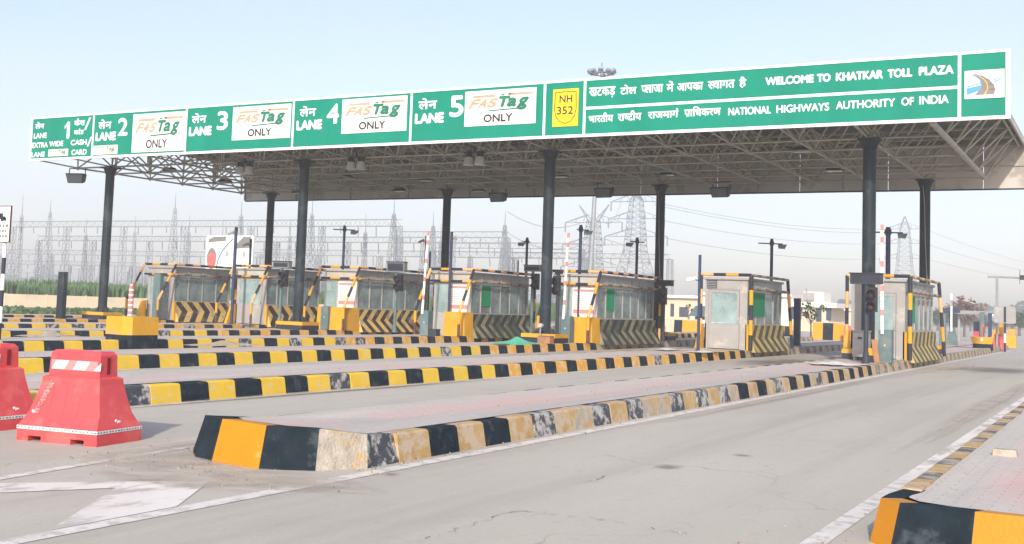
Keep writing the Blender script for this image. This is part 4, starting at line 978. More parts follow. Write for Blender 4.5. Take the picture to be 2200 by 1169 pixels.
p = onz(480, 741, .24); rag('rubble_heap', p.x, p.y, .22, .35, 1.1, .12, 'k_bare', 'flat heap of rubble on the island right of the yellow and black block', cat='rubble')
q = MB(); q.hexa([(-.10, -.07, 0), (.10, -.07, 0), (.10, .07, 0), (-.10, .07, 0)], [(-.09, -.06, .06), (.09, -.06, .06), (.09, .06, .06), (-.09, .06, .06)], 'k_bare'); o = q.build('loose_brick'); o.location = onz(2160, 980, .235); tag(o, 'loose pale brick on the paving in the bottom right corner', 'brick')

# yellow and black concrete block on the kerb
root = thing('concrete_block', (-14.85, -14.0, 0), 'big yellow over black concrete block standing on a kerb behind the red barriers', 'concrete block')
def prism(q, out, z0, z1, m, inset=0):
    n = len(out); c = (sum(p[0] for p in out)/n, sum(p[1] for p in out)/n)
    top = [(p[0]+(c[0]-p[0])*inset, p[1]+(c[1]-p[1])*inset, z1) for p in out]; bot = [(p[0], p[1], z0) for p in out]
    for i in range(n): j = (i+1) % n; q.quad([bot[i], bot[j], top[j], top[i]], m)
    q.quad(top, m); q.quad(bot[::-1], m)
out = [(-.36, -.46), (.30, -.56), (.50, -.42), (.50, .46), (-.36, .46)]
q = MB(); prism(q, out, .36, .80, 'pyellow', .02); q.build('upper_block', root)
q = MB(); prism(q, [(a*.98, b*.98) for a, b in out], .0, .359, 'k_b', 0); q.build('lower_block', root)

# red plastic water barriers
def red_barrier(loc, rz, label):
    root = thing('water_barrier', loc, label, 'road barrier', 'red plastic barriers in the foreground', rz)
    q = MB(); L_, W_ = .45, .33
    # plinth with two fork slots
    for a, b in ((-L_, -.32), (-.17, .16), (.31, L_)): q.box(a, b, -W_, W_, 0, .05, 'red')
    q.hexa([(-L_, -W_, .05), (L_, -W_, .05), (L_, W_, .05), (-L_, W_, .05)], [(-L_*.99, -W_*.99, .145), (L_*.99, -W_*.99, .145), (L_*.99, W_*.99, .145), (-L_*.99, W_*.99, .145)], 'red')
    lev = [(.145, .985, .975), (.20, .93, .86), (.27, .88, .72), (.40, .80, .62), (.53, .735, .54), (.585, .72, .52), (.60, .66, .44)]
    for (z0, a, b), (z1, c, d) in zip(lev[:-1], lev[1:]):
        q.hexa([(-L_*a, -W_*b, z0), (L_*a, -W_*b, z0), (L_*a, W_*b, z0), (-L_*a, W_*b, z0)], [(-L_*c, -W_*d, z1), (L_*c, -W_*d, z1), (L_*c, W_*d, z1), (-L_*c, W_*d, z1)], 'red')
    me = q.build('body', root)
    h = MB(); a, b = L_*.64, W_*.40
    h.hexa([(-a, -b, .60), (a, -b, .60), (a, b, .60), (-a, b, .60)], [(-a*.98, -b*.92, .80), (a*.98, -b*.92, .80), (a*.98, b*.92, .80), (-a*.98, b*.92, .80)], 'red')
    h.hexa([(-a*.98, -b*.92, .80), (a*.98, -b*.92, .80), (a*.98, b*.92, .80), (-a*.98, b*.92, .80)], [(-a*.90, -b*.7, .835), (a*.90, -b*.7, .835), (a*.90, b*.7, .835), (-a*.90, b*.7, .835)], 'red')
    h.build('handle_block', root)
    h = MB(); h.box(a-.004, a+.003, -b*.22, b*.12, .625, .78, 'slot'); h.build('handle_slot', root)
    # reflective stripes
    s_ = MB(); yb_ = lambda z: -b+(z-.60)/.2*b*.08-.003
    def sq(x0, x1, z0, z1, m, sk=.05): s_.quad([(x0, yb_(z0), z0), (x1, yb_(z0), z0), (x1+sk, yb_(z1), z1), (x0+sk, yb_(z1), z1)], m)
    s_.quad([(-a*.93, yb_(.655)+.001, .655), (a*.9, yb_(.655)+.001, .655), (a*.9, yb_(.745)+.001, .745), (-a*.93, yb_(.745)+.001, .745)], 'pink')
    sq(-.26, -.12, .66, .74, 'white'); sq(-.02, .12, .66, .74, 'white'); s_.quad([(.22, yb_(.66), .66), (.295, yb_(.66), .66), (.295, yb_(.735), .735)], 'white')
    s_.build('reflective_strip', root)
    # ribs on the wide face
    for xx in (-.18, -.02, .14):
        rb = MB()
        pts = [(.20, .86), (.27, .72), (.40, .62), (.53, .54)]
        for (z0, w0), (z1, w1) in zip(pts[:-1], pts[1:]):
            rb.hexa([(xx-.006, -W_*w0-.003, z0), (xx+.006, -W_*w0-.003, z0), (xx+.012, -W_*w0+.01, z0), (xx-.012, -W_*w0+.01, z0)], [(xx-.006, -W_*w1-.003, z1), (xx+.006, -W_*w1-.003, z1), (xx+.012, -W_*w1+.01, z1), (xx-.012, -W_*w1+.01, z1)], 'red')
        rb.build('rib', root)
    # maker's name running up the left of the face
    tx_ = MB()
    def onface(x, y, z):      # local text plane (x along text, z across) -> rotated up the sloping face
        zz = .25+x; w0 = .72+(zz-.27)/(.53-.27)*(.54-.72) if zz > .27 else .72+(.27-zz)*2; return (-.295+ (zz-.25)*.42 - z, -W_*w0-.008, zz)
    text(tx_, 'frontier', 0, .30, 0, .072, 0, 'white', .0016, to=onface); tx_.build('maker_name', root)
    tp = MB(); zz0, zz1 = .108, .138; e0 = .994
    c4 = [(-L_, -W_), (L_, -W_), (L_, W_), (-L_, W_)]
    for i in (0, 1):
        A, B = c4[i], c4[(i+1) % 4]
        f = lambda P_, o_: (P_[0]*e0+(o_ if P_[0] > 0 else -o_), P_[1]*e0+(o_ if P_[1] > 0 else -o_))
        A2, B2 = f(A, .004), f(B, .004); tp.quad([(*A2, zz0), (*B2, zz0), (*B2, zz1), (*A2, zz1)], 'white')
        A3, B3 = Vector(f(A, .006)), Vector(f(B, .006)); n = 22 if i == 0 else 16
        for j in range(n):
            p0, p1 = A3.lerp(B3, (j+.15)/n), A3.lerp(B3, (j+random.uniform(.6, .9))/n); tp.quad([(*p0, zz0+.008), (*p1, zz0+.008), (*p1, zz1-.008), (*p0, zz1-.008)], 'blank')
    tp.build('tape_band', root)
    dt = MB()
    dt.cyl((L_*.905, -.02, .205), (L_*.935, -.02, .20), .018, 'white', n=10); dt.quad([(L_*.95, -.02, .185), (L_*.94, .04, .195), (L_*.935, .04, .205), (L_*.94, -.02, .215)], 'white'); dt.build('plug', root)
    return root
red_barrier((-2.06, -27.17, 0), R(9), 'whole red plastic barrier with white lettering and striped handle, in front')
rb2 = [o for o in bpy.data.objects if o.name.startswith('water_barrier')][0]
copy_tree(rb2, (-3.56, -27.06, 0), R(6), 'red plastic barrier cut off by the left edge of the photo')

# left sign pole with car pictogram
root = thing('pole_sign', (-15.45, -17.37, .235), 'white sign board on a black and white pole at the left edge', 'road sign')
q = MB(); q.bands((0, 0, 0), (0, 0, 2.2), .045, .40, ['pblack', 'white'], start=0); q.build('pole', root, smooth=True)
q = MB(); q.box(-.72, .20, -.07, -.045, 2.19, 2.98, 'white'); q.build('sign_board', root)
q = MB()
for a in (((-.73, .21), (2.98, 3.0)), ((-.73, .21), (2.17, 2.19))): q.box(a[0][0], a[0][1], -.075, -.04, a[1][0], a[1][1], 'brownred')
q.box(-.74, -.72, -.075, -.04, 2.17, 3.0, 'brownred'); q.box(.20, .22, -.075, -.04, 2.17, 3.0, 'brownred'); q.build('sign_frame', root)
q = MB(); q.box(-.50, .05, -.075, -.071, 2.70, 2.76, 'pblack'); q.box(-.40, -.04, -.075, -.071, 2.76, 2.83, 'pblack'); q.box(-.05, .08, -.075, -.071, 2.66, 2.72, 'pblack')
for x in (-.38, -.06): q.cyl((x, -.071, 2.69), (x, -.078, 2.69), .045, 'pblack', n=12)
for j in range(3):
    x = -.6
    while x < .12: w_ = random.uniform(.05, .1); q.box(x, x+w_, -.074, -.071, 2.52-.12*j, 2.58-.12*j, 'blank'); x += w_+.03
q.build('pictogram', root)

# ================================================================= BACKGROUND LEFT
# billboard
BY = 28
a = ony(444, 512, BY); b = ony(540, 578, BY); root = thing('billboard', (a.x, BY, 0), 'white billboard with a pink oval and curved arch, behind the second booth from the left', 'billboard')
W = b.x-a.x+.05; zt = ony(540, 508, BY).z+.05; zb_ = 2.9
q = MB(); q.box(0, W, 0, .12, zb_, zt, 'white'); q.build('board', root)
q = MB()
for x in (.5, W-.5): q.cyl((x, .2, 0), (x, .2, zb_+.5), .08, 'steel', n=8)
q.build('legs', root)
q = MB(); H_ = zt-zb_
def bb(pts, m, y=-.01): q.quad([(W*u, y, zb_+H_*v) for u, v in pts], m)
bb([(.04, .82), (.42, .86), (.42, .98), (.16, .97), (.05, .90)], 'blank')
N = 20; bb([(.13+.105*math.cos(6.283*i/N), .40+.28*math.sin(6.283*i/N)) for i in range(N)], 'grey_let'); bb([(.13+.092*math.cos(6.283*i/N), .34+.21*math.sin(6.283*i/N)) for i in range(N)], 'redprint', -.014)
arc = [(.23, .15), (.27, .4), (.34, .6), (.45, .78), (.56, .92)]
for p0, p1 in zip(arc[:-1], arc[1:]): bb([p0, p1, (p1[0]+.02, p1[1]-.02), (p0[0]+.02, p0[1]-.02)][::-1], 'ggrey')
bb([(.62, .66), (.95, .69), (.95, .97), (.80, .98), (.66, .80)], 'blank')
for u in (.46, .62, .82): bb([(u+.03*math.cos(6.283*i/10), .52+.08*math.sin(6.283*i/10)) for i in range(10)], 'alu')
bb([(.24, .02), (.95, .02), (.95, .13), (.24, .13)], 'sheet'); q.build('print', root)

def lattice(mb, x, y, z0, z1, w0, w1, n, m='pylon', t=.06, peak=0):
    """four-legged tapering lattice mast"""
    def c(z): f = (z-z0)/(z1-z0); w = w0+(w1-w0)*f; return [(x-w, y-w, z), (x+w, y-w, z), (x+w, y+w, z), (x-w, y+w, z)]
    zs = [z0+(z1-z0)*(i/n) for i in range(n+1)]
    for a, b in zip(zs[:-1], zs[1:]):
        A, B = c(a), c(b)
        for i in range(4):
            j = (i+1) % 4
            mb.cyl(A[i], B[i], t, m, n=4, caps=False); mb.cyl(A[i], B[j], t*.55, m, n=3, caps=False); mb.cyl(A[j], B[i], t*.55, m, n=3, caps=False); mb.cyl(B[i], B[j], t*.55, m, n=3, caps=False)
    if peak: mb.cyl((x, y, z1), (x, y, z1+peak), t*1.3, m, r1=t*.5, n=4)
def truss_beam(mb, x0, x1, y, z0, z1, step, m='pylon', t=.06, w=.6):
    n = max(1, int(abs(x1-x0)/step))
    for yy in (y-w, y+w):
        mb.cyl((x0, yy, z0), (x1, yy, z0), t, m, n=4, caps=False); mb.cyl((x0, yy, z1), (x1, yy, z1), t, m, n=4, caps=False)
        for i in range(n):
            a = x0+(x1-x0)*i/n; b = x0+(x1-x0)*(i+1)/n; mm_ = (a+b)/2
            mb.cyl((a, yy, z0), (mm_, yy, z1), t*.55, m, n=3, caps=False); mb.cyl((mm_, yy, z1), (b, yy, z0), t*.55, m, n=3, caps=False)
SYY = 105
def sz(px, py, Y): return ony(px, py, Y)
# gantries: (pixel x of left end, right end, y top, y bottom, plane Y)
gid = 0
towers = [(50, 420, 98), (110, 427, 112), (187, 470, 104), (378, 415, 104), (292, 462, 120), (408, 462, 112), (520, 432, 98), (672, 428, 98), (787, 458, 104), (848, 425, 98), (932, 455, 112), (948, 480, 125), (1086, 452, 112), (1010, 520, 125), (480, 470, 125), (625, 470, 120)]
wz = ['leftmost, behind the pole sign', 'second from the left edge', 'slim one between the pole sign and the leftmost column', 'tall one right of the leftmost column', 'short one right of the leftmost column', 'behind the leftmost booth', 'under the corner of the roof edge', 'right of the third front column', 'thin one left of the gantry end', 'at the right end of the high gantry', 'just left of the third rear column', 'beside the raised arm left of the third rear column', 'between the middle columns', 'short one right of the third rear column', 'faint one behind the billboard', 'faint one between the left columns']
for (px_, yt, Y), s_ in zip(towers, wz):
    p = sz(px_, yt, Y); q = MB(); tall = p.z
    big = px_ in (378, 520, 672, 848, 1086, 110, 932)
    w0 = .95 if big else .45
    lattice(q, 0, 0, 0, tall*.86 if big else tall*.8, w0, .16, 12 if big else 9, t=.055, peak=tall*(.14 if big else .2))
    o = q.build('substation_mast'); o.location = (p.x, Y, -.05); tag(o, 'grey lattice mast of the substation, '+s_, 'lattice mast', 'lattice masts of the substation')
gans = [(30, 858, 474, 487, 98, 'topmost gantry beam of the substation, ending at the tall mast'), (85, 1090, 509, 520, 104, 'middle gantry beam of the substation behind the left columns'), (0, 640, 540, 550, 112, 'low gantry beam of the substation at the far left'), (860, 1090, 498, 510, 112, 'gantry beam between the middle columns'), (560, 1270, 540, 552, 118, 'long low gantry beam behind the middle booths'), (930, 1250, 522, 534, 118, 'gantry beam crossing behind the second front column'), (0, 300, 562, 570, 118, 'lowest gantry beam above the crops at the far left'), (1100, 1440, 545, 555, 128, 'thin far gantry beam below the big pylons')]
for x0, x1, ya, yb_, Y, lb in gans:
    a = sz(x0, ya, Y); b = sz(x1, ya, Y); c = sz((x0+x1)/2, yb_, Y); zt = (a.z+b.z)/2; mid = sz((x0+x1)/2, ya, Y).z; hh = max(.5, mid-c.z)
    q = MB(); truss_beam(q, 0, b.x-a.x, 0, mid-hh, mid, 1.6, t=.05, w=.5)
    n = max(2, int((b.x-a.x)/12))
    for i in range(n+1):
        x = (b.x-a.x)*i/n; lattice(q, x, 0, 0, mid-hh, .5, .35, 7, t=.05)
    for i in range(int((b.x-a.x)/3)):    # insulator strings
        x = 1.5+3*i; q.cyl((x, .4, mid-hh), (x+.1, .4, mid-hh-random.uniform(.8, 1.6)), .07, 'pylon', n=4)
    o = q.build('substation_gantry'); o.location = (a.x, Y, 0); tag(o, lb, 'gantry', 'gantries of the substation')
# bus bars, apparatus in the yard
q = MB()
for i in range(230):
    px_ = random.uniform(0, 1240); Y = random.uniform(92, 128); p = sz(px_, 580, Y); h = random.uniform(2.0, 6.0)
    q.cyl((p.x, Y, 0), (p.x, Y, h*.5), .09, 'pylon', n=4); q.cyl((p.x, Y, h*.5), (p.x, Y, h), .16, 'pylon', r1=.1, n=5)
    if i % 3 == 0: q.cyl((p.x-2, Y, h*.95), (p.x+3, Y, h*.95), .04, 'pylon', n=3)
    if i % 4 == 0: q.box(p.x-.6, p.x+.6, Y-.4, Y+.4, 0, h*.35, 'pylon')
tag(q.build('switchgear'), 'dense grey insulators and switchgear standing in the substation yard', 'switchgear', kind='stuff')

# big pylons
def pylon(px_, ytop, Y, arms, label, w0, bodyw, vtop=False, base=None):
    p = sz(px_, ytop, Y); root = thing('power_pylon', (p.x, Y, 0), label, 'pylon', 'high voltage pylons'); H_ = p.z
    zs = [sz(px_, a[0], Y).z for a in arms]; lo = min(zs)
    q = MB(); kz = lo*.82
    lattice(q, 0, 0, 0, kz, w0, bodyw*1.25, 6, t=.075); lattice(q, 0, 0, kz, max(zs)+.3, bodyw*1.25, bodyw*.7, 9, t=.06)
    if vtop:
        for s_ in (-1, 1): q.cyl((s_*bodyw*.6, 0, max(zs)), (s_*bodyw*2.2, 0, H_), .12, 'pylon', n=4); q.cyl((0, 0, max(zs)), (s_*bodyw*2.2, 0, H_), .08, 'pylon', n=4)
    else: lattice(q, 0, 0, max(zs)+.3, H_, bodyw*.7, .1, 2, t=.09)
    q.build('tower', root)
    for z, (ay, hw) in zip(zs, arms):
        a = MB()
        for s_ in (-1, 1):
            for yy in (-.5, .5):
                a.cyl((s_*bodyw*.7, yy, z), (s_*hw, 0, z), .065, 'pylon', n=4); a.cyl((s_*bodyw*.7, yy, z+1.3), (s_*hw, 0, z), .065, 'pylon', n=4)
            for f in (.35, .65): a.cyl((s_*hw*f, 0, z), (s_*hw*f*.9, 0, z+1.3*(1-f)), .06, 'pylon', n=3)
        a.build('cross_arm', root)
        ins = MB()
        for s_ in (-1, 1): ins.cyl((s_*hw, 0, z), (s_*hw, 0, z-1.6), .12, 'pylon', n=5)
        ins.build('insulators', root)
    return root, zs
pylon(1368, 414, 150, [(433, 4.6), (470, 5.0), (508, 5.6)], 'large pylon with three crossarms left of the second rear column', 4.2, 1.25)
pylon(1276, 440, 140, [(478, 5.0), (526, 5.4), (574, 5.6)], 'pylon with a forked top behind the high mast pole', 2.6, 1.2, vtop=True)
pylon(1944, 465, 260, [(492, 4.5), (523, 5.0), (555, 5.6)], 'pale distant pylon between the two right columns', 5.0, 1.4)
# power lines
def wire(a, b, sag, n=14):
    pts = []
    for i in range(n+1):
        t = i/n; v = a.lerp(b, t); v.z -= sag*4*t*(1-t); pts.append(tuple(v))
    return pts
wi = -1
wn = ['from the top arm of the large pylon rightwards', 'from the middle arm of the large pylon rightwards', 'from the bottom arm of the large pylon rightwards', 'between the large pylon and the forked pylon', 'from the top arm of the pale pylon to the right edge', 'from the middle arm of the pale pylon to the right edge', 'from the bottom arm of the pale pylon to the right edge', 'second highest leaving the large pylon rightwards', 'reaching the forked pylon from the masts, upper', 'reaching the forked pylon from the masts, lower']
for (xa, ya, Ya, xb, yb_, Yb) in ((1400, 433, 150, 1900, 492, 260), (1405, 470, 150, 1905, 523, 260), (1410, 508, 150, 1905, 555, 260), (1335, 433, 150, 1300, 478, 140), (1985, 492, 260, 2330, 590, 420), (1985, 523, 260, 2330, 600, 420), (1985, 555, 260, 2330, 612, 420), (1405, 440, 152, 1905, 500, 262), (1090, 455, 112, 1250, 478, 140), (1090, 500, 112, 1250, 526, 140)):
    q = MB(); q.path(wire(ony(xa, ya, Ya), ony(xb, yb_, Yb), 1.5), .045, 'pylon', n=3); wi += 1
    tag(q.build('power_line'), 'thin power line '+wn[wi], 'power line', 'power lines between the pylons')

# high mast light
MY = 95
pt, pb = ony(1293, 152, MY), ony(1268, 590, MY); dr_ = (pt-pb)/(pt.z-pb.z); base = pb-dr_*pb.z
root = thing('high_mast_light', tuple(base), 'tall mast with a ring of floodlights showing above the canopy', 'light mast')
top = pt-base
q = MB(); q.cyl((0, 0, 0), tuple(top), .34, 'steel', r1=.16, n=12); q.cyl(tuple(top), (top.x, top.y, top.z+1.0), .05, 'dark', n=6); q.build('mast', root, smooth=True)
q = MB()
for i in range(12):
    t = i*math.pi/6; q.cyl((top.x+1.3*math.cos(t), top.y+1.3*math.sin(t), top.z-.4), (top.x+1.3*math.cos(t+.53), top.y+1.3*math.sin(t+.53), top.z-.4), .06, 'dark', n=5)
    if i % 3 == 0: q.cyl((top.x, top.y, top.z-.2), (top.x+1.3*math.cos(t), top.y+1.3*math.sin(t), top.z-.4), .05, 'dark', n=5)
q.build('head_ring', root)
for i in range(10):
    t = i*math.pi/5; c, s_ = math.cos(t), math.sin(t); q = MB(); X_, Y_, Z_ = top.x+1.5*c, top.y+1.5*s_, top.z-.1-.15*(i % 2)
    px, py = -s_*.32, c*.32
    q.hexa([(X_-px-.1*c, Y_-py-.1*s_, Z_-.25), (X_+px-.1*c, Y_+py-.1*s_, Z_-.25), (X_+px+.3*c, Y_+py+.3*s_, Z_), (X_-px+.3*c, Y_-py+.3*s_, Z_)],
           [(X_-px-.25*c, Y_-py-.25*s_, Z_), (X_+px-.25*c, Y_+py-.25*s_, Z_), (X_+px+.15*c, Y_+py+.15*s_, Z_+.3), (X_-px+.15*c, Y_-py+.15*s_, Z_+.3)], 'steel'); q.build('lamp_head', root)

# ================================================================= BACKGROUND RIGHT
def wbox(q, x0, x1, y0, y1, z0, z1, m): q.box(x0, x1, y0, y1, z0, z1, m)
BYY = 78
def bx_(px_, Y=BYY): return ony(px_, 680, Y).x
def bz_(px_, py_, Y=BYY): return ony(px_, py_, Y).z
root = thing('office_building', (bx_(1428), BYY, 0), 'low cream and white office building behind the lone door booth', 'building'); ox = bx_(1428)
x0, x1, x2, x3, x4 = 0, bx_(1465)-ox, bx_(1500)-ox, bx_(1700)-ox, bx_(1790)-ox
zz0 = bz_(1450, 640); z2 = bz_(1540, 634); z3 = bz_(1745, 650); z4 = bz_(1745, 627)
q = MB(); q.box(x0-6, x2, 0, 8, -.1, zz0, 'cream'); q.box(x2, x3, .6, 8.6, -.1, z2, 'bwhite'); q.box(x3, x4-.4, 0, 8, -.1, z3, 'cream'); q.box(bx_(1727)-ox, bx_(1770)-ox, -.3, 3, z3, z4, 'bwhite'); q.build('walls', root)
q = MB(); q.box(x0-6.3, x2+.2, -.45, 8.4, zz0, zz0+.28, 'bwhite'); q.box(x2+.25, x3-.02, .2, 8.8, z2, z2+.28, 'bwhite'); q.box(x3, x4+.4, -.5, 8.2, z3-.45, z3+.01, 'bwhite'); q.build('parapet', root)
for i, (a, b, zl, zh) in enumerate(((1440, 1448, .9, 2.2), (1459, 1478, .9, 1.9), (1560, 1580, 1, 2.2), (1600, 1625, 1, 2.2), (1640, 1665, 1, 2.2), (1700, 1722, 1.1, 2.4), (1775, 1786, 1.1, 2.3), (1753, 1765, .2, 2.2))):
    q = MB(); q.box(bx_(a)-ox, bx_(b)-ox, -.02 if not 1500 < a < 1700 else .58, .05 if not 1500 < a < 1700 else .65, zl, zh, 'window'); q.build('window', root)
q = MB(); q.cyl((bx_(1735)-ox, -.5, z3), (bx_(1735)-ox, -.5, z4+.3), .05, 'steel', n=6); q.box(bx_(1728)-ox, bx_(1752)-ox, -.6, -.5, z3+.2, z4-.1, 'aluw'); q.build('roof_tank_frame', root)
# green shade net wall and hut
a = ony(1478, 662, 60); b = ony(1600, 662, 60); zt = ony(1540, 658, 60).z
root = thing('green_awning', (a.x, 60, 0), 'long dark green awning behind the door booth', 'awning')
q = MB(); q.hexa([(0, 0, zt-.9), (b.x-a.x, 0, zt-.9), (b.x-a.x, 2, zt-.5), (0, 2, zt-.5)], [(0, .1, zt-.86), (b.x-a.x, .1, zt-.86), (b.x-a.x, 2, zt), (0, 2, zt)], 'ggrey'); q.box(0, b.x-a.x, 1.9, 2.0, .8, zt, 'ggrey'); q.build('cover', root)
q = MB()
for f in (.02, .5, .98): q.cyl(((b.x-a.x)*f, .1, 0), ((b.x-a.x)*f, .1, zt-.88), .05, 'steel', n=6)
q.build('posts', root)
a = ony(1818, 690, 60); root = thing('cream_hut', (a.x, 60, 0), 'small cream hut with dark doorway left of the nearest front column', 'building')
q = MB(); w_ = ony(1846, 690, 60).x-a.x; zt = ony(1830, 668, 60).z; q.box(0, w_+1.5, 0, 3, 0, zt, 'cream'); q.box(-.15, w_+1.6, -.2, 3.2, zt, zt+.15, 'bwhite'); q.build('walls', root); q = MB(); q.box(.45, w_-.1, -.03, .05, 0, zt-.35, 'window'); q.build('doorway', root)
a = ony(1787, 690, 90); q = MB(); w_ = ony(1822, 690, 90).x-a.x; zt = ony(1800, 676, 90).z
root = thing('grey_shed', (a.x, 90, 0), 'distant grey shed with a pitched roof right of the office building', 'shed')
q.box(0, w_, 0, 5, 0, zt-.7, 'steel'); q.build('walls', root); q = MB(); q.hexa([(-.2, -.2, zt-.7), (w_+.2, -.2, zt-.7), (w_+.2, 5.2, zt-.7), (-.2, 5.2, zt-.7)], [(w_*.45, -.2, zt), (w_*.55, -.2, zt), (w_*.55, 5.2, zt), (w_*.45, 5.2, zt)], 'ggrey'); q.build('roof', root)

# painted kerb walls behind booth one
def kwall(px0, px1, pyb, Y, h, cols, label, t=.35):
    a = ony(px0, pyb, Y); b = ony(px1, pyb, Y); root = thing('crash_barrier', (a.x, Y, .0), label, 'crash barrier'); q = MB(); n = len(cols); W = b.x-a.x
    for i, m in enumerate(cols):
        x0, x1 = W*i/n, W*(i+1)/n; q.hexa([(x0, 0, 0), (x1, 0, 0), (x1, t, 0), (x0, t, 0)], [(x0, t*.25, h), (x1, t*.25, h), (x1, t*.75, h), (x0, t*.75, h)], m)
    q.build('wall_blocks', root); q = MB(); q.box(-.02, W+.02, t*.2, t*.8, h, h+.05, 'cream'); q.build('coping', root)
kwall(1745, 1812, 727, 39, 1.05, ['pyellow', 'k_b', 'pyellow'], 'yellow and black crash barrier left of the nearest front column')
kwall(1812, 1862, 730, 37.5, .95, ['red2', 'bwhite'], 'pink and white barrier just left of the nearest front column')
kwall(1430, 1500, 715, 42, .85, ['cream', 'k_b', 'pyellow', 'pyellow'], 'cream and yellow barrier seen between the second rear column and the slim camera pole')
kwall(1655, 1700, 715, 33, .8, ['red2', 'pyellow', 'k_b'], 'orange and yellow barrier seen just right of the lone door booth')
# sapling in front of the office
def tree(loc, h, cw, ch, label, trunk=.12, leaves=900, ls=.28, m=('leaf', 'leaf2'), group='trees in the background', name='tree', cat='tree', sparse=False):
    root = thing(name, loc, label, cat, group); q = MB()
    th = h-ch*.75; q.cyl((0, 0, -.05), (0, 0, th), trunk, 'bark', r1=trunk*.7, n=7); cent = []
    for i in range(7):
        a = i*.9+random.uniform(-.3, .3); rr = cw*random.uniform(.3, .8); e_ = (rr*math.cos(a), rr*math.sin(a), th+ch*random.uniform(.15, .8))
        q.cyl((0, 0, th*random.uniform(.75, 1)), e_, trunk*.5, 'bark', r1=trunk*.15, n=5); cent.append(e_)
    cent += [(random.uniform(-.3, .3)*cw, random.uniform(-.3, .3)*cw, th+ch*random.uniform(.3, .9)) for _ in range(5)]
    q.build('trunk', root)
    c = MB(); tot = 0
    for i in range(leaves):
        e_ = random.choice(cent); r_ = cw*(.25 if sparse else .42)
        u = Vector((random.gauss(0, 1), random.gauss(0, 1), random.gauss(0, .8))).normalized()*(r_*random.random()**.5)
        p = Vector(e_)+u; s_ = ls*random.uniform(.5, 1.2); n_ = Vector((random.gauss(0, 1), random.gauss(0, 1), random.gauss(0, 1)+.5)).normalized(); t_ = n_.cross(Vector((random.random(), random.random(), .3))).normalized(); b_ = n_.cross(t_)
        c.quad([p-t_*s_, p-b_*s_*.55, p+t_*s_, p+b_*s_*.55], m[0] if random.random() < .6 else m[1])
    c.build('crown', root); return root
p = ony(1742, 712, 44); tree((p.x, 44, 0), ony(1742, 655, 44).z, 1.1, 1.4, 'young sparse tree in front of the office building', trunk=.06, leaves=170, ls=.13, name='young_tree', sparse=True)
p = ony(1478, 700, 45); q = MB()
tree((p.x, 45, 0), ony(1478, 655, 45).z, .4, .6, 'thin sapling left of the slim camera pole', trunk=.04, leaves=30, ls=.10, name='young_tree', sparse=True)
p = ony(2072, 700, 85); tree((p.x, 85, 0), ony(2068, 655, 85).z, 1.9, 2.0, 'reddish flowering tree behind the far raised arm', leaves=500, ls=.25, m=('redleaf', 'bark'))
far = [(2015, 672, 150), (2050, 668, 130), (2085, 682, 170), (2115, 684, 150), (2150, 690, 190), (2190, 678, 120), (2175, 686, 160), (2215, 682, 170), (1985, 676, 170), (1950, 672, 190), (2240, 680, 140), (2135, 687, 210), (2030, 676, 200), (2100, 690, 230)]
wz = ['behind the green grey pillar on the right', 'right of the far raised arm', 'left of the far lamp post', 'behind the far red barriers', 'between the far lamp post and right edge', 'dark and tall at the right edge', 'low one at the right edge', 'cut by the right edge', 'behind the nearest booth rear post', 'behind the nearest booth windows', 'just outside the right edge', 'small one right of the far lamp post', 'faint one behind the far arm', 'faint low one behind the far barriers']
for (px_, yt, Y), s_ in zip(far, wz):
    p = ony(px_, yt, Y); tree((p.x, Y, 0), p.z, p.z*.62, p.z*.78, 'hazy green tree '+s_, trunk=.2, leaves=700, ls=p.z*.07)
# distant tree belt
q = MB()
for i in range(9000):
    px_ = random.uniform(-100, 2700); Y = random.uniform(330, 380) if px_ < 1700 else random.uniform(380, 430)
    p = ony(px_, 600, Y); hmax = 5.5+2.2*math.sin(px_*.021)+1.5*math.sin(px_*.063+1)
    z = hmax*random.random()**.8; s_ = random.uniform(.5, 1.3); a = random.uniform(0, 3.14)
    q.quad([(p.x-s_*math.cos(a), Y-s_*math.sin(a), z-s_*.5), (p.x+s_*math.cos(a), Y+s_*math.sin(a), z-s_*.4), (p.x+s_*.7*math.cos(a), Y+s_*.7*math.sin(a), z+s_*.7), (p.x-s_*.6*math.cos(a), Y-s_*.6*math.sin(a), z+s_*.6)], 'leaf2')
tag(q.build('tree_belt'), 'far belt of hazy trees along the horizon', 'trees', kind='stuff')

# far side equipment on the right
def post(px_, yb_, yt, Y, r, m): return ony(px_, yb_, Y), ony(px_, yt, Y)
Y = 40
a = ony(2142, 748, 30); zt = ony(2142, 594, 30).z
root = thing('far_lamp_post', (a.x, 30, .0), 'thin grey post with a long horizontal arm at the right edge', 'lamp post')
q = MB(); q.cyl((0, 0, 0), (0, 0, zt), .06, 'steel', n=8); q.build('post', root)
xe = ony(2215, 598, 30).x-a.x; q = MB(); q.cyl((-.45, 0, zt-.02), (xe, 0, zt-.06), .045, 'steel', n=6); q.build('arm', root)
q = MB(); q.box(ony(2192, 600, 30).x-a.x, xe+.3, -.15, .15, zt-.15, zt+.08, 'dark'); q.cyl((ony(2191, 600, 30).x-a.x, 0, zt-.35), (ony(2191, 600, 30).x-a.x, 0, zt+.35), .015, 'dark', n=5); q.build('camera_unit', root)
q = MB(); zz = ony(2142, 690, 30).z; q.box(-.22, .18, -.09, -.06, zz, zz+.35, 'white'); q.build('notice', root)
a = ony(2159, 752, 29); root = thing('framed_sign', (a.x, 29, .0), 'open square frame on a black and white post at the right edge', 'road sign')
zt = ony(2159, 658, 29).z; q = MB(); q.bands((0, 0, 0), (0, 0, zt-.9), .05, .5, ['pblack', 'white'], start=0); q.cyl((0, 0, zt-.9), (0, 0, zt), .05, 'dark', n=8); q.build('post', root)
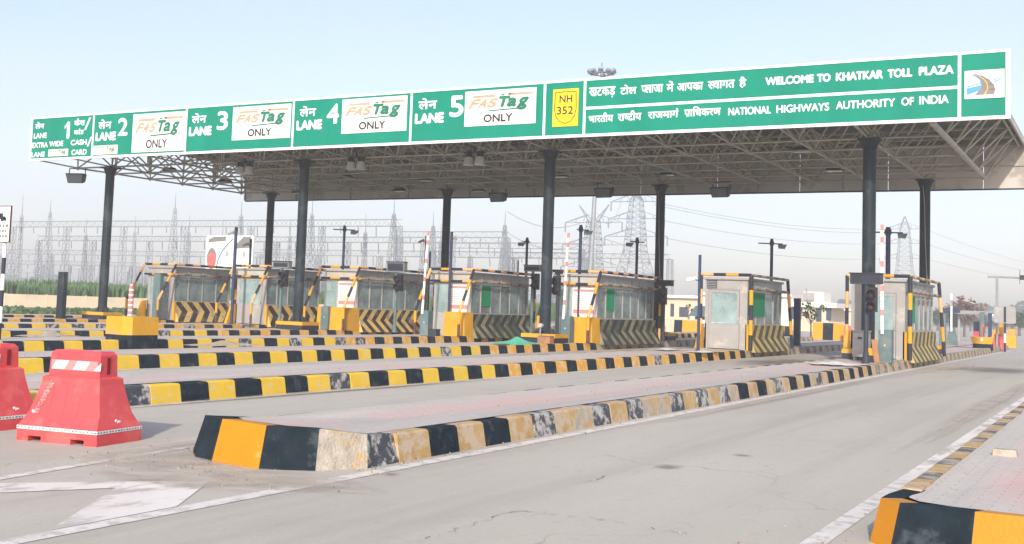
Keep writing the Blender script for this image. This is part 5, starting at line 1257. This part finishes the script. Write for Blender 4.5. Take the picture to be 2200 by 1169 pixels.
q = MB(); z_ = zt-.85; hw = .5
for b in ((-hw, hw, zt-.04, zt), (-hw, hw, z_, z_+.04), (-hw, -hw+.04, z_, zt), (hw-.04, hw, z_, zt)): q.box(b[0], b[1], -.10, -.06, b[2], b[3], 'steel')
q.build('sign_frame', root); q = MB(); q.box(-hw+.04, -.06, -.09, -.075, z_+.04, zt-.04, 'aluw'); q.box(.06, hw-.04, -.09, -.075, z_+.04, zt-.04, 'aluw'); q.build('sign_face', root)
a = ony(2111, 752, 25); root = thing('concrete_block', (a.x, 25, .12), 'small yellow over black block in front of the far red barriers', 'concrete block')
q = MB(); q.hexa([(-.42, -.2, .3), (.42, -.2, .3), (.42, .3, .3), (-.42, .3, .3)], [(-.5, -.2, .62), (.48, -.2, .62), (.48, .3, .62), (-.5, .3, .62)], 'pyellow'); q.build('upper_block', root); q = MB(); q.box(-.41, .43, -.19, .29, 0, .299, 'k_b'); q.build('lower_block', root)
q = MB(); q.box(-.06, .03, -.215, -.201, .42, .56, 'white'); q.build('mark', root)
def fbar(px0, px1, yb_, yt, Y, m, label):
    a = ony(px0, yb_, Y); b = ony(px1, yb_, Y); zt = ony(px0, yt, Y).z; root = thing('far_barrier', (a.x, Y, .1), label, 'road barrier', 'small barriers on the far right'); W = b.x-a.x
    q = MB(); q.hexa([(0, 0, 0), (W, 0, 0), (W, .5, 0), (0, .5, 0)], [(W*.08, .12, zt*.55), (W*.92, .12, zt*.55), (W*.92, .38, zt*.55), (W*.08, .38, zt*.55)], m); q.build('body', root)
    q = MB(); q.box(W*.15, W*.85, .17, .33, zt*.55, zt*.9, m); q.build('handle_block', root)
fbar(2088, 2104, 745, 712, 31, 'red', 'small red barrier left of the far yellow block'); fbar(2132, 2156, 752, 718, 30, 'red', 'small red barrier right of the far yellow block')
fbar(2160, 2184, 742, 706, 36, 'pyellow', 'yellow barrier under the framed sign'); fbar(2128, 2150, 738, 708, 38, 'pyellow', 'orange yellow barrier behind the far lamp post')
def fpil(px_, yb_, yt, Y, w, m, label, grp='dark pillars on the far right'):
    a = ony(px_, yb_, Y); zt = ony(px_, yt, Y).z; root = thing('sensor_pillar', (a.x, Y, .0), label, 'sensor pillar', grp); q = MB(); q.box(-w, w, -w, w, 0, zt, m); q.build('body', root); q = MB(); q.box(-w*1.1, w*1.1, -w*1.1, w*1.1, zt, zt+.04, m); q.build('top_cap', root)
fpil(2025, 738, 676, 38, .17, 'ggrey', 'green grey pillar just right of the nearest booth'); fpil(2098, 718, 693, 34, .15, 'dark', 'dark pillar left of the far red striped post'); fpil(2110, 718, 672, 36, .12, 'ggrey', 'green pillar topped by a signal behind the far red barriers')
fpil(2127, 720, 674, 42, .10, 'navy', 'navy topped pillar left of the far lamp post'); fpil(2151, 750, 697, 31, .10, 'pyellow', 'orange post beside the framed sign'); fpil(2112, 722, 698, 31, .05, 'red2', 'thin red striped post above the far yellow block')
a = ony(2045, 736, 41); root = thing('lane_barrier', (a.x, 41, 0), 'far raised white barrier arm right of the nearest booth', 'barrier arm', 'lane barriers with raised arms')
q = MB(); h = ony(2045, 712, 41).z; q.hexa([(-.32, -.2, 0), (.32, -.2, 0), (.32, .2, 0), (-.32, .2, 0)], [(-.2, -.2, h), (.2, -.2, h), (.2, .2, h), (-.2, .2, h)], 'ggrey'); q.build('cabinet', root)
q = MB(); zt = ony(2044, 631, 41).z
for i in range(6): z0_ = h+(zt-h)*i/6; z1_ = h+(zt-h)*(i+1)/6; q.box(-.05, .05, -.26, -.21, z0_, z1_-.001, 'white' if i != 4 else 'steel')
q.build('barrier_arm', root)
a = ony(2042, 736, 44); root = thing('lane_signal', (a.x, 44, 0), 'far lane signal with a wide navy box right of the nearest booth', 'traffic signal', 'lane signals with a display box on top')
zt = ony(2042, 662, 44).z; q = MB(); q.cyl((0, 0, 0), (0, 0, zt), .07, 'dark', n=8); q.build('pole', root); q = MB(); q.box(-.55, .55, -.1, .1, zt-.3, zt, 'navy'); q.build('display_box', root); q = MB(); q.box(.1, .4, -.15, .05, zt-1.2, zt-.32, 'dark'); q.build('signal_head', root)
a = ony(2060, 720, 60); root = thing('far_shelter', (a.x, 60, 0), 'small distant shelter roof on one post among the right hand trees', 'shelter'); zt = ony(2060, 668, 60).z
q = MB(); q.cyl((0, 0, 0), (0, 0, zt), .08, 'aluw', n=8); q.build('post', root); q = MB(); q.hexa([(-.2, -.8, zt-.25), (2.2, -.8, zt-.2), (2.2, .8, zt-.2), (-.2, .8, zt-.25)], [(-.4, -.9, zt), (2.5, -.9, zt), (2.5, .9, zt), (-.4, .9, zt)], 'alu'); q.build('roof', root)
# crossed gantry bar with small camera far right
a = ony(2060, 668, 75); b = ony(2150, 672, 75); root = thing('far_gantry', (a.x, 75, 0), 'thin distant gantry bar above the far red barriers', 'gantry'); z_ = a.z
q = MB(); q.cyl((0, 0, z_), (b.x-a.x, 0, z_), .05, 'steel', n=5); q.build('beam', root); q = MB(); q.cyl((0, 0, 0), (0, 0, z_), .06, 'steel', n=5); q.cyl((b.x-a.x, 0, 0), (b.x-a.x, 0, z_+.3), .06, 'steel', n=5); q.build('posts', root)

# ================================================================= HAZE
hz = MB(); hz.box(-520, 520, -70, 520, -1.1, 60, 'white')
ho = hz.build('haze'); ho.data.materials.clear()
hm = bpy.data.materials.new('haze'); hm.use_nodes = True; n = hm.node_tree.nodes; n.remove(n['Principled BSDF'])
pv = n.new('ShaderNodeVolumePrincipled'); pv.inputs['Color'].default_value = (.95, .965, 1.0, 1); pv.inputs['Density'].default_value = .0014; pv.inputs['Anisotropy'].default_value = .1
hm.node_tree.links.new(pv.outputs[0], n['Material Output'].inputs['Volume']); ho.data.materials.append(hm)
tag(ho, 'pale haze over the plaza and fields', 'haze', kind='stuff')
